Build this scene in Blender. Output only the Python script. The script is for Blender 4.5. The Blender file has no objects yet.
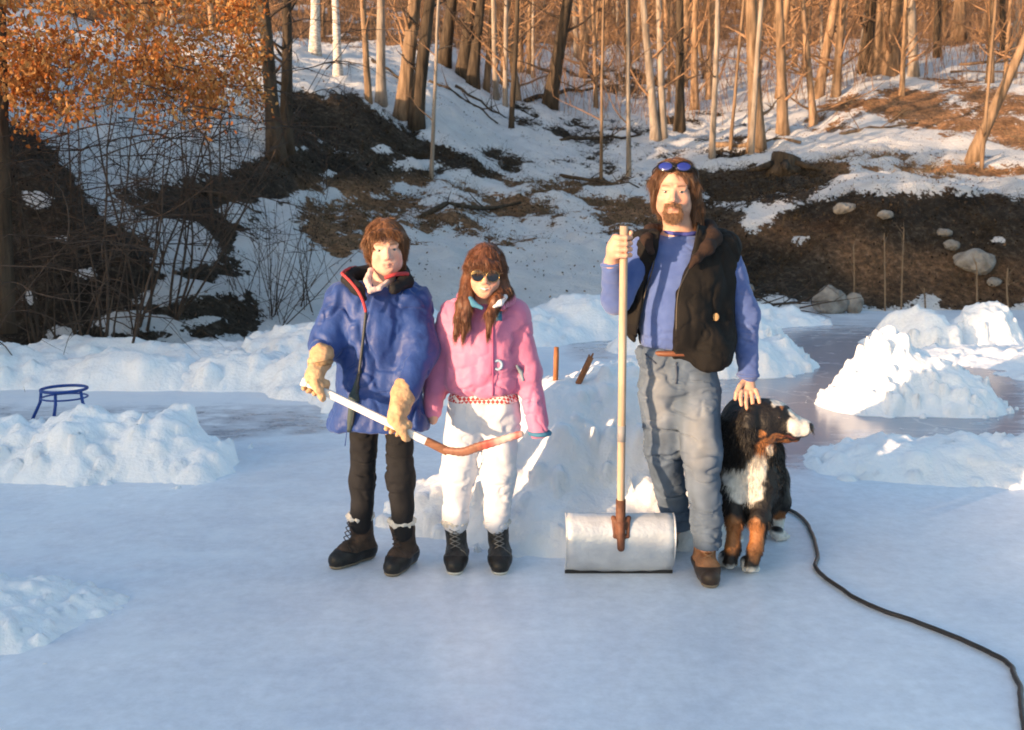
import bpy, math, random
import numpy as np
from mathutils import Vector, Matrix
random.seed(7); rng = np.random.default_rng(7)
SC = bpy.context.scene
COL = SC.collection
PI = math.pi
# ------------------------------------------------------------------ camera model
CAMZ = 1.55; FPX = 995.0; PITCH = math.atan(150/995.0)
CT, ST = math.cos(PITCH), math.sin(PITCH)
def P(px, py, Y):
    """world point at forward distance Y seen at photo position px,py"""
    k = (365-py)/FPX
    zr = Y*(k*CT-ST)/(CT+k*ST)
    d = Y*CT-zr*ST
    return np.array([(px-512)/FPX*d, Y, CAMZ+zr])
def GY(py, z=0.0):
    k = (365-py)/FPX; zr = z-CAMZ
    return zr*(CT+k*ST)/(k*CT-ST)
def G(px, py, z=0.0):
    return P(px, py, GY(py, z))
def proj(x, y, z):
    zr = z-CAMZ; d = y*CT-zr*ST
    d = np.where(np.abs(d) < .05, .05, d)
    return 512+FPX*x/d, 365-FPX*(y*ST+zr*CT)/d
PX = 0.0043
# ------------------------------------------------------------------ noise
def _hash(ix, iy, iz, seed):
    h = (ix*374761393 + iy*668265263 + iz*2147483647 + seed*1274126177) & 0xFFFFFFFF
    h = ((h ^ (h >> 13))*1274126177) & 0xFFFFFFFF
    h = ((h ^ (h >> 16))*2246822519) & 0xFFFFFFFF
    return ((h ^ (h >> 15)) & 0xFFFFFF)/8388607.5-1.0
def vnoise(x, y, z=0.0, seed=0):
    x, y, z = np.broadcast_arrays(np.asarray(x, float), np.asarray(y, float), np.asarray(z, float))
    ix = np.floor(x).astype(np.int64); iy = np.floor(y).astype(np.int64); iz = np.floor(z).astype(np.int64)
    fx = x-ix; fy = y-iy; fz = z-iz
    fx = fx*fx*(3-2*fx); fy = fy*fy*(3-2*fy); fz = fz*fz*(3-2*fz)
    def c(a, b, d): return _hash(ix+a, iy+b, iz+d, seed)
    x00 = c(0,0,0)*(1-fx)+c(1,0,0)*fx; x10 = c(0,1,0)*(1-fx)+c(1,1,0)*fx
    x01 = c(0,0,1)*(1-fx)+c(1,0,1)*fx; x11 = c(0,1,1)*(1-fx)+c(1,1,1)*fx
    a = x00*(1-fy)+x10*fy; b = x01*(1-fy)+x11*fy
    return a*(1-fz)+b*fz
def fbm(x, y, z=0.0, o=4, seed=0):
    s = 0; a = .5
    for i in range(o):
        s = s+a*vnoise(x, y, z, seed+i*17); x = x*2.03+5.1; y = y*2.03+1.7; z = z*2.03+3.3; a *= .5
    return s
def sstep(a, b, x):
    t = np.clip((x-a)/(b-a), 0, 1); return t*t*(3-2*t)
# ------------------------------------------------------------------ object helpers
def mesh_np(name, V, F, mat, parent=None, smooth=True, col=None, mats=None, midx=None):
    """V (n,3), F list of arrays (m,k) or one array; ONE mesh object"""
    if parent: V = np.asarray(V)-root_loc(parent)
    V = np.asarray(V, np.float32)
    Fs = F if isinstance(F, list) else [F]
    Fs = [np.asarray(f, np.int32) for f in Fs if len(f)]
    me = bpy.data.meshes.new(name)
    me.vertices.add(len(V)); me.vertices.foreach_set('co', V.ravel())
    loops = np.concatenate([f.ravel() for f in Fs])
    tot = np.concatenate([np.full(len(f), f.shape[1], np.int32) for f in Fs])
    st = np.concatenate([[0], np.cumsum(tot)[:-1]]).astype(np.int32)
    me.loops.add(len(loops)); me.loops.foreach_set('vertex_index', loops)
    me.polygons.add(len(tot)); me.polygons.foreach_set('loop_start', st); me.polygons.foreach_set('loop_total', tot)
    me.polygons.foreach_set('use_smooth', np.full(len(tot), smooth))
    if mats:
        for m in mats: me.materials.append(m)
        me.polygons.foreach_set('material_index', np.asarray(midx, np.int32))
    else: me.materials.append(mat)
    me.update(calc_edges=True); me.validate()
    if col is not None:
        a = me.color_attributes.new('Col', 'FLOAT_COLOR', 'POINT')
        c = np.ones((len(V), 4), np.float32); c[:, :3] = col
        a.data.foreach_set('color', c.ravel())
    o = bpy.data.objects.new(name, me); COL.objects.link(o)
    if parent: o.parent = parent
    return o
def root_loc(p):
    while p.parent: p = p.parent
    return np.array(p.location[:])
def tag(o, label=None, cat=None, group=None, kind=None):
    if label: o['label'] = label
    if cat: o['category'] = cat
    if group: o['group'] = group
    if kind: o['kind'] = kind
    return o
def empty(name, loc, label, cat, group=None):
    o = bpy.data.objects.new(name, None); COL.objects.link(o); o.location = tuple(float(v) for v in loc)
    o.empty_display_size = .2
    return tag(o, label, cat, group)
# ------------------------------------------------------------------ materials
def mat(name, col, rough=.8, var=.25, nscale=8, bump=.0, bscale=60, attr=False, spec=.3, metal=0., sss=0., sheen=0., stretch=None, col2=None, transl=0.):
    m = bpy.data.materials.new(name); m.use_nodes = True
    nt = m.node_tree; N = nt.nodes; L = nt.links
    b = N['Principled BSDF']; b.inputs['Roughness'].default_value = rough
    b.inputs['Metallic'].default_value = metal; b.inputs['Specular IOR Level'].default_value = spec
    if sss: 
        b.inputs['Subsurface Weight'].default_value = sss; b.inputs['Subsurface Radius'].default_value = (.02,.008,.005); b.inputs['Subsurface Scale'].default_value = .5
    if sheen: b.inputs['Sheen Weight'].default_value = sheen
    tc = N.new('ShaderNodeTexCoord'); mp = N.new('ShaderNodeMapping')
    if stretch: mp.inputs['Scale'].default_value = stretch
    L.new(tc.outputs['Object'], mp.inputs['Vector'])
    nz = N.new('ShaderNodeTexNoise'); nz.inputs['Scale'].default_value = nscale; nz.inputs['Detail'].default_value = 5
    L.new(mp.outputs[0], nz.inputs['Vector'])
    rp = N.new('ShaderNodeMapRange'); rp.inputs['From Min'].default_value = .3; rp.inputs['From Max'].default_value = .7
    rp.inputs['To Min'].default_value = 0; rp.inputs['To Max'].default_value = 1
    L.new(nz.outputs['Fac'], rp.inputs['Value'])
    mx = N.new('ShaderNodeMix'); mx.data_type = 'RGBA'
    L.new(rp.outputs[0], mx.inputs['Factor'])
    if attr:
        at = N.new('ShaderNodeVertexColor'); at.layer_name = 'Col'
        m1 = N.new('ShaderNodeMix'); m1.data_type = 'RGBA'; m1.blend_type = 'MULTIPLY'; m1.inputs['Factor'].default_value = 1
        L.new(at.outputs['Color'], m1.inputs[6]); v = 1-var; m1.inputs[7].default_value = (v, v, v, 1)
        L.new(m1.outputs[2], mx.inputs[6]); L.new(at.outputs['Color'], mx.inputs[7])
    else:
        c2 = col2 or tuple(c*(1+var*.6) for c in col); c1 = tuple(c*(1-var) for c in col) if not col2 else col
        mx.inputs[6].default_value = (*c1, 1); mx.inputs[7].default_value = (*c2, 1)
    L.new(mx.outputs[2], b.inputs['Base Color'])
    if bump:
        n2 = N.new('ShaderNodeTexNoise'); n2.inputs['Scale'].default_value = bscale; n2.inputs['Detail'].default_value = 4
        L.new(mp.outputs[0], n2.inputs['Vector'])
        bp = N.new('ShaderNodeBump'); bp.inputs['Strength'].default_value = bump; bp.inputs['Distance'].default_value = .6/bscale
        L.new(n2.outputs['Fac'], bp.inputs['Height']); L.new(bp.outputs[0], b.inputs['Normal'])
    if transl:
        out = N['Material Output']; tr = N.new('ShaderNodeBsdfTranslucent'); ms = N.new('ShaderNodeMixShader'); ms.inputs[0].default_value = transl
        L.new(mx.outputs[2], tr.inputs['Color']); L.new(b.outputs[0], ms.inputs[1]); L.new(tr.outputs[0], ms.inputs[2]); L.new(ms.outputs[0], out.inputs['Surface'])
    return m
# ------------------------------------------------------------------ implicit modelling (smooth-blended solids -> one surface)
def smin(a, b, k):
    if k <= 0: return np.minimum(a, b)
    h = np.maximum(k-np.abs(a-b), 0)/k; return np.minimum(a, b)-h*h*k*.25
def smax(a, b, k): return -smin(-a, -b, k)
class Solid:
    def __init__(s, res=.005): s.p = []; s.res = res; s.nz = []
    def cone(s, a, b, ra, rb, k=.02, sy=1., op='+'):
        a = np.asarray(a, float); b = np.asarray(b, float); ba = b-a; L2 = max(ba@ba, 1e-12); ms = min(1., sy)
        def f(X, Y, Z):
            dx = X-a[0]; dy = Y-a[1]; dz = Z-a[2]
            t = np.clip((dx*ba[0]+dy*ba[1]+dz*ba[2])/L2, 0, 1)
            r = ra+(rb-ra)*t
            return (np.sqrt((dx-t*ba[0])**2+((dy-t*ba[1])/sy)**2+(dz-t*ba[2])**2)-r)*ms
        R = max(ra, rb)*max(1, sy)
        s.p.append((op, f, np.minimum(a, b)-R, np.maximum(a, b)+R, k)); return s
    def chain(s, pts, rs, k=.02, sy=1., op='+'):
        for i in range(len(pts)-1): s.cone(pts[i], pts[i+1], rs[i], rs[i+1], k, sy, op)
        return s
    def ell(s, c, r, k=.02, rot=None, op='+'):
        c = np.asarray(c, float); r = np.asarray(r, float)
        R = np.eye(3) if rot is None else np.asarray(rot)
        def f(X, Y, Z):
            d = (X-c[0], Y-c[1], Z-c[2])
            q = [d[0]*R[0,i]+d[1]*R[1,i]+d[2]*R[2,i] for i in range(3)] if rot is not None else d
            k0 = np.sqrt((q[0]/r[0])**2+(q[1]/r[1])**2+(q[2]/r[2])**2)
            k1 = np.sqrt((q[0]/r[0]**2)**2+(q[1]/r[1]**2)**2+(q[2]/r[2]**2)**2)+1e-9
            return k0*(k0-1)/k1
        m = r.max() if rot is not None else r
        s.p.append((op, f, c-m, c+m, k)); return s
    def func(s, f, lo, hi, k=.01, op='-'):
        s.p.append((op, f, np.asarray(lo, float), np.asarray(hi, float), k)); return s
    def noise(s, amp, freq, seed=0, o=3): s.nz.append((amp, freq, seed, o)); return s
    def wrinkle(s, amp, freq, seed=0, wd=.10): s.nz.append((amp, freq, seed, -wd)); return s
    def build(s):
        lo = np.min([p[2] for p in s.p if p[0] == '+'], 0)-.03; hi = np.max([p[3] for p in s.p if p[0] == '+'], 0)+.03
        ax = [np.arange(lo[i], hi[i]+s.res, s.res) for i in range(3)]
        F = np.full([len(a) for a in ax], .5, np.float32)
        for op, f, l, h, k in s.p:
            m = k+.02+2*s.res
            sl = []
            for i in range(3):
                i0 = np.searchsorted(ax[i], l[i]-m); i1 = np.searchsorted(ax[i], h[i]+m); sl.append(slice(i0, i1))
            if any(q.stop <= q.start for q in sl): continue
            v = f(ax[0][sl[0]][:, None, None], ax[1][sl[1]][None, :, None], ax[2][sl[2]][None, None, :]).astype(np.float32)
            c = F[tuple(sl)]
            F[tuple(sl)] = smin(c, v, k) if op == '+' else smax(c, -v, k)
        for amp, fr, sd, o in s.nz:
            I = np.nonzero(np.abs(F) < amp*2.5+s.res*2)
            x = ax[0][I[0]]; y = ax[1][I[1]]; z = ax[2][I[2]]
            if o < 0:       # pinched creases along wandering lines, only in places
                w_ = fbm(x*fr[0], y*fr[1], z*fr[2], 2, sd); mk = np.clip(vnoise(x*5, y*5, z*5, sd+50)*1.6+.45, 0, 1)
                F[I] += (amp*(np.exp(-(w_/-o)**2)-.25*np.exp(-((w_-.16)/.1)**2))*mk).astype(np.float32); continue
            F[I] += (amp*2*fbm(x*fr[0], y*fr[1], z*fr[2], o, sd)).astype(np.float32)
        V, Q = surfnets(F, ax)
        return V, Q
    def obj(s, name, m, parent=None, colf=None, keep=False):
        V, Q = s.build()
        o = mesh_np(name, V, Q, m, parent, col=colf(V) if colf else None)
        return (o, V, Q) if keep else o
def surfnets(F, ax):
    ins = F < 0
    nx, ny, nz = F.shape
    cnt = np.zeros((nx-1, ny-1, nz-1), np.int8)
    offs = [(a, b, c) for a in (0, 1) for b in (0, 1) for c in (0, 1)]
    for a, b, c in offs: cnt += ins[a:nx-1+a, b:ny-1+b, c:nz-1+c]
    act = (cnt > 0) & (cnt < 8)
    I = np.array(np.nonzero(act)).T
    idx = np.full(act.shape, -1, np.int32); idx[act] = np.arange(len(I))
    vals = np.stack([F[I[:, 0]+a, I[:, 1]+b, I[:, 2]+c] for a, b, c in offs], 1)
    O = np.array(offs, float)
    S = np.zeros((len(I), 3)); n = np.zeros(len(I))
    for i in range(8):
        for j in range(i+1, 8):
            if np.abs(O[i]-O[j]).sum() != 1: continue
            m = (vals[:, i] < 0) != (vals[:, j] < 0)
            t = vals[m, i]/(vals[m, i]-vals[m, j])
            S[m] += O[i]+(O[j]-O[i])*t[:, None]; n[m] += 1
    Pn = I+S/n[:, None]
    st = [a[1]-a[0] for a in ax]
    V = np.stack([ax[i][0]+Pn[:, i]*st[i] for i in range(3)], 1)
    Q = []
    def quads(ch, sgn, cells):
        K = np.array(np.nonzero(ch)).T
        return K, sgn[ch]
    # x edges
    a = ins[:-1, 1:-1, 1:-1]; b = ins[1:, 1:-1, 1:-1]; K = np.array(np.nonzero(a != b)).T; sg = a[a != b]
    i, j, k = K.T; q = np.stack([idx[i, j, k], idx[i, j+1, k], idx[i, j+1, k+1], idx[i, j, k+1]], 1); q[~sg] = q[~sg][:, ::-1]; Q.append(q)
    a = ins[1:-1, :-1, 1:-1]; b = ins[1:-1, 1:, 1:-1]; K = np.array(np.nonzero(a != b)).T; sg = a[a != b]
    i, j, k = K.T; q = np.stack([idx[i, j, k], idx[i, j, k+1], idx[i+1, j, k+1], idx[i+1, j, k]], 1); q[~sg] = q[~sg][:, ::-1]; Q.append(q)
    a = ins[1:-1, 1:-1, :-1]; b = ins[1:-1, 1:-1, 1:]; K = np.array(np.nonzero(a != b)).T; sg = a[a != b]
    i, j, k = K.T; q = np.stack([idx[i, j, k], idx[i+1, j, k], idx[i+1, j+1, k], idx[i, j+1, k]], 1); q[~sg] = q[~sg][:, ::-1]; Q.append(q)
    return V, np.concatenate(Q)
def vnormals(V, Q):
    n = np.cross(V[Q[:, 2]]-V[Q[:, 0]], V[Q[:, 3]]-V[Q[:, 1]]); N = np.zeros_like(V)
    for c in range(4): np.add.at(N, Q[:, c], n)
    return N/(np.linalg.norm(N, axis=1)[:, None]+1e-12)
def strands(name, pts, dirs, length, width, m, parent, nseg=3, grav=.3, col=None, curl=.15, seed=1, nrm=None):
    """tapered hair ribbons, ONE mesh"""
    r = np.random.default_rng(seed); n = len(pts)
    L = length*(r.uniform(.6, 1.2, n))[:, None]
    d = dirs+r.normal(0, curl, (n, 3)); d /= np.linalg.norm(d, axis=1)[:, None]
    side = np.cross(d, r.normal(0, 1, (n, 3))); side /= np.linalg.norm(side, axis=1)[:, None]
    rows = []; p = pts.copy(); dd = d.copy()
    for i in range(nseg+1):
        w = width*(1-(i/nseg)*.85)
        rows += [p-side*w*.5, p+side*w*.5]
        dd = dd+np.array([0, 0, -grav/nseg]); dd /= np.linalg.norm(dd, axis=1)[:, None]
        p = p+dd*L/nseg
    V = np.stack(rows, 1).reshape(-1, 3); m2 = 2*(nseg+1)
    base = np.arange(n)[:, None]*m2; F = []
    for i in range(nseg): F.append(np.concatenate([base+2*i, base+2*i+1, base+2*i+3, base+2*i+2], 1))
    c = None
    if col is not None: c = np.repeat(col*r.uniform(.75, 1.25, n)[:, None], m2, 0)
    return mesh_np(name, V, np.concatenate(F), m, parent, col=c)
class MB:
    """collects tubes / lumps into ONE mesh"""
    def __init__(s): s.V = []; s.F = []; s.n = 0; s.T = []
    def add(s, V, F):
        s.V.append(np.asarray(V, float)); s.F.append(np.asarray(F)+s.n); s.n += len(V)
    def tube(s, pts, rs, seg=6, cap=True, jit=0.):
        pts = np.asarray(pts, float); n = len(pts)
        if np.isscalar(rs): rs = [rs]*n
        tg = np.gradient(pts, axis=0); tg /= np.linalg.norm(tg, axis=1)[:, None]+1e-9
        up = np.array([0, 0, 1.]) if abs(tg[0][2]) < .9 else np.array([1., 0, 0])
        u = np.cross(tg[0], up); u /= np.linalg.norm(u); rows = []
        an = np.arange(seg)*2*PI/seg
        for i in range(n):
            u = u-tg[i]*(u@tg[i]); u /= np.linalg.norm(u)+1e-9; v = np.cross(tg[i], u)
            rr = rs[i]*(1+(rng.uniform(-jit, jit, seg) if jit else 0))
            rows.append(pts[i]+(np.cos(an)*rr)[:, None]*u+(np.sin(an)*rr)[:, None]*v)
        V = np.concatenate(rows); F = []
        a = np.arange(seg); b = (a+1) % seg
        F = np.concatenate([np.stack([i*seg+a, i*seg+b, (i+1)*seg+b, (i+1)*seg+a], 1) for i in range(n-1)])
        if cap:
            V = np.concatenate([V, pts[:1], pts[-1:]]); c0 = n*seg; c1 = c0+1
            s.T.append(np.stack([b, a, np.full(seg, c0)], 1)+s.n); s.T.append(np.stack([(n-1)*seg+a, (n-1)*seg+b, np.full(seg, c1)], 1)+s.n)
        s.add(V, F)
    def build(s, name, m, parent=None, smooth=True, col=None):
        F = [np.concatenate(s.F)] if s.F else []
        if s.T: F.append(np.concatenate(s.T))
        return mesh_np(name, np.concatenate(s.V), F, m, parent, smooth, col)
def smoothpath(pts, n=40):
    pts = np.asarray(pts, float); t = np.linspace(0, len(pts)-1, n); out = []
    for q in t:
        i = min(int(q), len(pts)-2); f = q-i
        p0 = pts[max(i-1, 0)]; p1 = pts[i]; p2 = pts[i+1]; p3 = pts[min(i+2, len(pts)-1)]
        out.append(.5*((2*p1)+(-p0+p2)*f+(2*p0-5*p1+4*p2-p3)*f*f+(-p0+3*p1-3*p2+p3)*f**3))
    return np.array(out)
# ================================================================== world, sun, camera
SUN_EL = math.radians(4.6); SUN_AZ = math.radians(38)      # azimuth measured from -X towards the camera side
SD = np.array([-math.cos(SUN_AZ)*math.cos(SUN_EL), -math.sin(SUN_AZ)*math.cos(SUN_EL), math.sin(SUN_EL)])   # towards the sun
w = bpy.data.worlds.new('World'); SC.world = w; w.use_nodes = True
nt = w.node_tree; bg = nt.nodes['Background']
sky = nt.nodes.new('ShaderNodeTexSky'); sky.sky_type = 'NISHITA'; sky.sun_disc = False
sky.sun_elevation = SUN_EL; sky.sun_rotation = math.atan2(SD[0], SD[1])
sky.altitude = 200; sky.air_density = 1.0; sky.dust_density = 2.0; sky.ozone_density = 1.6
nt.links.new(sky.outputs[0], bg.inputs['Color']); bg.inputs['Strength'].default_value = .15
sl = bpy.data.lights.new('sun', 'SUN'); sl.energy = 2.2; sl.angle = math.radians(.6); sl.color = (1.0, .67, .40)
so = bpy.data.objects.new('sun', sl); COL.objects.link(so)
so.rotation_euler = Vector(SD).to_track_quat('Z', 'Y').to_euler()
cam = bpy.data.cameras.new('camera'); cam.sensor_width = 36; cam.lens = FPX/1024*36; cam.clip_end = 1000; cam.clip_start = .05; cam.dof.use_dof = True; cam.dof.focus_distance = 4.35; cam.dof.aperture_fstop = 5.6
co = bpy.data.objects.new('camera', cam); COL.objects.link(co); co.location = (0, 0, CAMZ)
co.rotation_euler = (PI/2-PITCH, 0, 0); SC.camera = co
SC.view_settings.view_transform = 'Standard'; SC.view_settings.look = 'None'; SC.view_settings.exposure = 2.12
SC.view_settings.gamma = 1; SC.view_settings.use_curve_mapping = False
SC.render.engine = 'CYCLES'
SC.cycles.max_bounces = 6; SC.cycles.filter_width = 1.8
# ================================================================== terrain
COLS = {
 -700: [(8,-.3),(8.6,0.0),(9.5,1.2),(11,2.8),(14,4.2),(20,6.0),(32,8.5),(60,14),(90,22),(140,40)],
 -250: [(9.2,-.3),(9.9,'350'),(11,'240'),(12.5,'130'),(14.5,'70'),(18,'40'),(25,'15'),(45,'-10'),(60,'-30'),(90,'-70'),(140,'-130')],
 0:   [(10.2,-.3),(10.8,'355'),(11.5,'300'),(12.3,'220'),(13.1,'138'),(14.3,'118'),(16.5,'92'),(19,'66'),(22,'44'),(28,'28'),(45,'5'),(60,'-10'),(90,'-50'),(140,'-110')],
 60:  [(10.4,-.3),(11.0,'352'),(11.6,'300'),(12.4,'230'),(12.9,'178'),(14.2,'150'),(16.5,'105'),(19,'70'),(22,'48'),(28,'30'),(45,'8'),(60,'-8'),(90,'-50'),(140,'-110')],
 110: [(10.6,-.3),(11.2,'349'),(11.8,'305'),(12.6,'240'),(14,'198'),(16,'150'),(19,'98'),(22,'66'),(29,'42'),(45,'20'),(60,'0'),(90,'-40'),(140,'-110')],
 200: [(11,-.3),(11.7,'344'),(12.6,'295'),(13.8,'255'),(15.3,'210'),(17.5,'158'),(20,'112'),(24,'78'),(31,'50'),(45,'25'),(60,'5'),(90,'-40'),(140,'-110')],
 280: [(12,-.3),(12.7,'334'),(14,'290'),(15.2,'248'),(17,'210'),(19,'160'),(21.3,'100'),(22.5,'88'),(27,'68'),(34,'50'),(45,'34'),(60,'10'),(90,'-35'),(140,'-110')],
 340: [(12.6,-.3),(13.3,'328'),(15,'278'),(17,'230'),(19,'198'),(21,'152'),(22.8,'104'),(24,'94'),(29,'74'),(37,'54'),(50,'34'),(62,'10'),(90,'-35'),(140,'-110')],
 430: [(13.4,-.3),(14,'324'),(15.5,'275'),(18,'232'),(21,'194'),(23.5,'154'),(26,'114'),(28,'100'),(32,'80'),(38,'62'),(50,'40'),(62,'15'),(90,'-35'),(140,'-110')],
 510: [(13.8,-.3),(14.5,'320'),(16,'275'),(18.5,'237'),(22,'197'),(26,'165'),(30,'136'),(33,'122'),(38,'104'),(46,'82'),(60,'50'),(90,'-10'),(140,'-90')],
 600: [(14.2,-.3),(14.9,'317'),(16.5,'272'),(18.5,'238'),(21,'212'),(25,'185'),(30,'155'),(38,'122'),(48,'90'),(60,'60'),(90,'-5'),(140,'-90')],
 700: [(14.8,-.3),(15.5,'312'),(17,'280'),(18.5,'245'),(21,'205'),(25,'178'),(30,'153'),(38,'125'),(46,'100'),(60,'60'),(90,'0'),(140,'-90')],
 780: [(15.3,-.3),(16,'308'),(17,'286'),(18.2,'240'),(19.5,'203'),(23,'180'),(27,'162'),(31,'142'),(38,'112'),(46,'88'),(60,'50'),(90,'0'),(140,'-90')],
 860: [(15.6,-.3),(16.3,'306'),(17,'282'),(18,'225'),(18.8,'194'),(22,'180'),(27,'160'),(31,'138'),(34,'108'),(38,'84'),(46,'66'),(60,'42'),(90,'0'),(140,'-90')],
 940: [(15.9,-.3),(16.5,'305'),(17.2,'272'),(18.1,'218'),(18.8,'192'),(23,'175'),(28,'155'),(32,'128'),(36,'92'),(40,'76'),(50,'54'),(60,'34'),(90,'-5'),(140,'-90')],
 1024:[(15.9,-.3),(16.5,'304'),(17.2,'268'),(18.1,'218'),(18.9,'197'),(24,'172'),(29,'150'),(33,'117'),(38,'82'),(44,'62'),(60,'22'),(90,'-20'),(140,'-90')],
 1400:[(15,-.3),(15.6,'304'),(16.4,'268'),(17.3,'218'),(18.2,'195'),(24,'165'),(29,'140'),(33,'105'),(38,'72'),(44,'52'),(60,'10'),(90,'-30'),(140,'-90')],
}
_U = []; _Z = []; YG = np.concatenate([np.arange(7.5, 24, .1), np.arange(24, 60, .4), np.arange(60, 141, 2)])
for px in sorted(COLS):
    pts = [(Y, (P(px, float(v), Y)[2] if isinstance(v, str) else v)) for Y, v in COLS[px]]
    _U.append((px-512)/FPX); ys = [p[0] for p in pts]; zs = [p[1] for p in pts]
    z = np.interp(YG, ys, zs, left=-.3)
    _Z.append(z)
_U = np.array(_U); _Z = np.array(_Z)
# smooth the profiles a little along the distance
for _ in range(3): _Z[:, 1:-1] = (_Z[:, :-2]+2*_Z[:, 1:-1]+_Z[:, 2:])/4
def height(x, y):
    x = np.asarray(x, float); y = np.asarray(y, float)
    yy = np.clip(y, 7.5, 140); u = np.clip(x/np.maximum(yy, 1)*.985, _U[0], _U[-1])
    j = np.clip(np.searchsorted(_U, u)-1, 0, len(_U)-2); f = (u-_U[j])/(_U[j+1]-_U[j]); f = f*f*(3-2*f)*.6+f*.4
    yi = np.interp(yy, YG, np.arange(len(YG))); i = np.clip(yi.astype(int), 0, len(YG)-2); g = yi-i
    zt = (_Z[j, i]*(1-g)+_Z[j, i+1]*g)*(1-f)+(_Z[j+1, i]*(1-g)+_Z[j+1, i+1]*g)*f
    zt = np.where(y < 7.5, -.3, zt)
    # shores beside and behind the camera
    side = sstep(9, 16, np.abs(x+.5))*.06+sstep(6, 14, -y)*.04
    zt = np.where(y < 10, np.maximum(zt, -.3+side*sstep(14, 7, y)), zt)
    # unseen ridge added at left, shaped to keep low sun off the far shore
    s = -.616*x+.788*y; t = .788*x+.616*y
    H = 7.6*sstep(5.3, 6.6, s)*(1-.38*sstep(9.2, 10.0, s)*sstep(13.4, 12.2, s))-.8*sstep(13, 24, s)
    rid = H*np.exp(-((t+24)/7.0)**2)
    zt = zt+rid+(1.12+.14*fbm(x*.8, y*.8, 0, 3, 77))*np.exp(-((t+6)/.8)**2)*sstep(-5, -3.5, s)*sstep(7.5, 6, s)   # low bank added out of frame to shade the foreground ice
    amp = .03+.16*sstep(0, 1.0, zt)*sstep(8, 20, y)
    n = fbm(x*.9, y*.9, 0, 4, 3)*amp*1.6+np.maximum(fbm(x*.35, y*.35, 0, 3, 9), 0)*amp*1.2+fbm(x*3.2, y*3.2, 0, 3, 5)*amp*.55
    return zt+np.where(zt > -.28, n*sstep(-.28, .1, zt), 0)
def hit(px, py, y0=9., y1=130):
    ys = np.concatenate([np.arange(y0, 40, .05), np.arange(40, y1, .3)])
    p = np.array([P(px, py, y) for y in ys])
    h = height(p[:, 0], p[:, 1]); k = np.nonzero(h >= p[:, 2])[0]
    i = k[0] if len(k) else len(ys)-1
    return np.array([p[i, 0], p[i, 1], h[i]])
def poly_mask(px, py, poly, soft):
    """signed soft inside-test of a region"""
    poly = np.asarray(poly, float); n = len(poly); ins = np.zeros(px.shape, bool); d = np.full(px.shape, 1e9)
    for i in range(n):
        a = poly[i]; b = poly[(i+1) % n]
        c = ((a[1] > py) != (b[1] > py)) & (px < (b[0]-a[0])*(py-a[1])/((b[1]-a[1]) or 1e-9)+a[0]); ins ^= c
        ba = b-a; t = np.clip(((px-a[0])*ba[0]+(py-a[1])*ba[1])/(ba@ba), 0, 1)
        d = np.minimum(d, np.hypot(px-a[0]-t*ba[0], py-a[1]-t*ba[1]))
    d = np.where(ins, d, -d); return sstep(-soft, soft, d)
xs = np.concatenate([-10-np.cumsum(np.linspace(.15, 2.6, 60))[::-1], np.arange(-10, 11, .1), 11+np.cumsum(np.linspace(.15, 2.6, 55))])
ysx = np.concatenate([np.arange(-45, -8, 1.2), np.arange(-8, 4, .3), np.arange(4, 9.5, .25), np.arange(9.5, 27, .1), 27+np.cumsum(np.linspace(.11, .8, 150))])
ysx = np.append(ysx, np.arange(ysx[-1]+3, 150, 4))
GX, GYY = np.meshgrid(xs, ysx, indexing='ij')
GZ = height(GX, GYY)
ppx, ppy = proj(GX, GYY, GZ)
infront = GYY > 8
REG = [ # bare ground: region outline, softness, strength
 ([(-260,150),(0,128),(28,134),(62,165),(78,195),(105,230),(150,245),(172,270),(208,262),(228,290),(268,322),(262,330),(215,338),(180,330),(140,349),(40,360),(-260,372)], 6, 1.0),
 ([(120,190),(250,165),(290,84),(312,98),(345,90),(372,112),(408,128),(436,150),(478,160),(500,140),(508,150),(470,168),(440,178),(425,192),(330,192),(262,200),(230,222),(248,262),(262,292),(214,276),(205,235),(150,215)], 7, .95),
 ([(300,196),(430,188),(560,186),(640,192),(740,200),(745,240),(640,238),(560,246),(420,250),(300,262)], 9, .60),
 ([(520,178),(600,172),(700,178),(690,196),(560,196)], 6, .55),
 ([(560,205),(650,200),(655,222),(580,226)], 5, .62),
 ([(350,225),(520,215),(530,240),(360,250)], 5, .58),
 ([(690,170),(740,160),(850,160),(852,176),(800,206),(745,212),(690,196)], 5, .80),
 ([(700,236),(760,232),(800,206),(834,198),(850,190),(880,188),(1024,200),(1500,198),(1500,306),(1024,308),(960,308),(860,314),(760,300),(700,292)], 6, 1.0),
 ([(800,122),(845,88),(930,80),(1024,90),(1500,90),(1500,170),(1024,150),(950,138),(880,122),(820,130)], 8, .72),
 ([(840,150),(1024,160),(1500,160),(1500,182),(1024,182),(860,176)], 6, .52),
 ([(560,70),(640,62),(700,80),(640,100),(560,88)], 8, .66),
 ([(430,150),(620,150),(700,200),(430,215)], 10, .49),
 ([(500,110),(760,110),(760,170),(500,160)], 10, .41),
 ([(130,240),(250,190),(280,240),(270,330),(180,330),(120,290)], 8, .42),
]
bare = np.zeros(GX.shape)
for poly, soft, st in REG: bare = np.maximum(bare, st*poly_mask(ppx, ppy, poly, soft*2.0+3))
bare = np.where(infront, bare, .2)
bare = np.maximum(bare, np.where(infront, .78*sstep(62, 35, ppy)*sstep(36, 46, GYY), 0))
bare = np.where(GZ < -.05, 0, bare)
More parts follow.
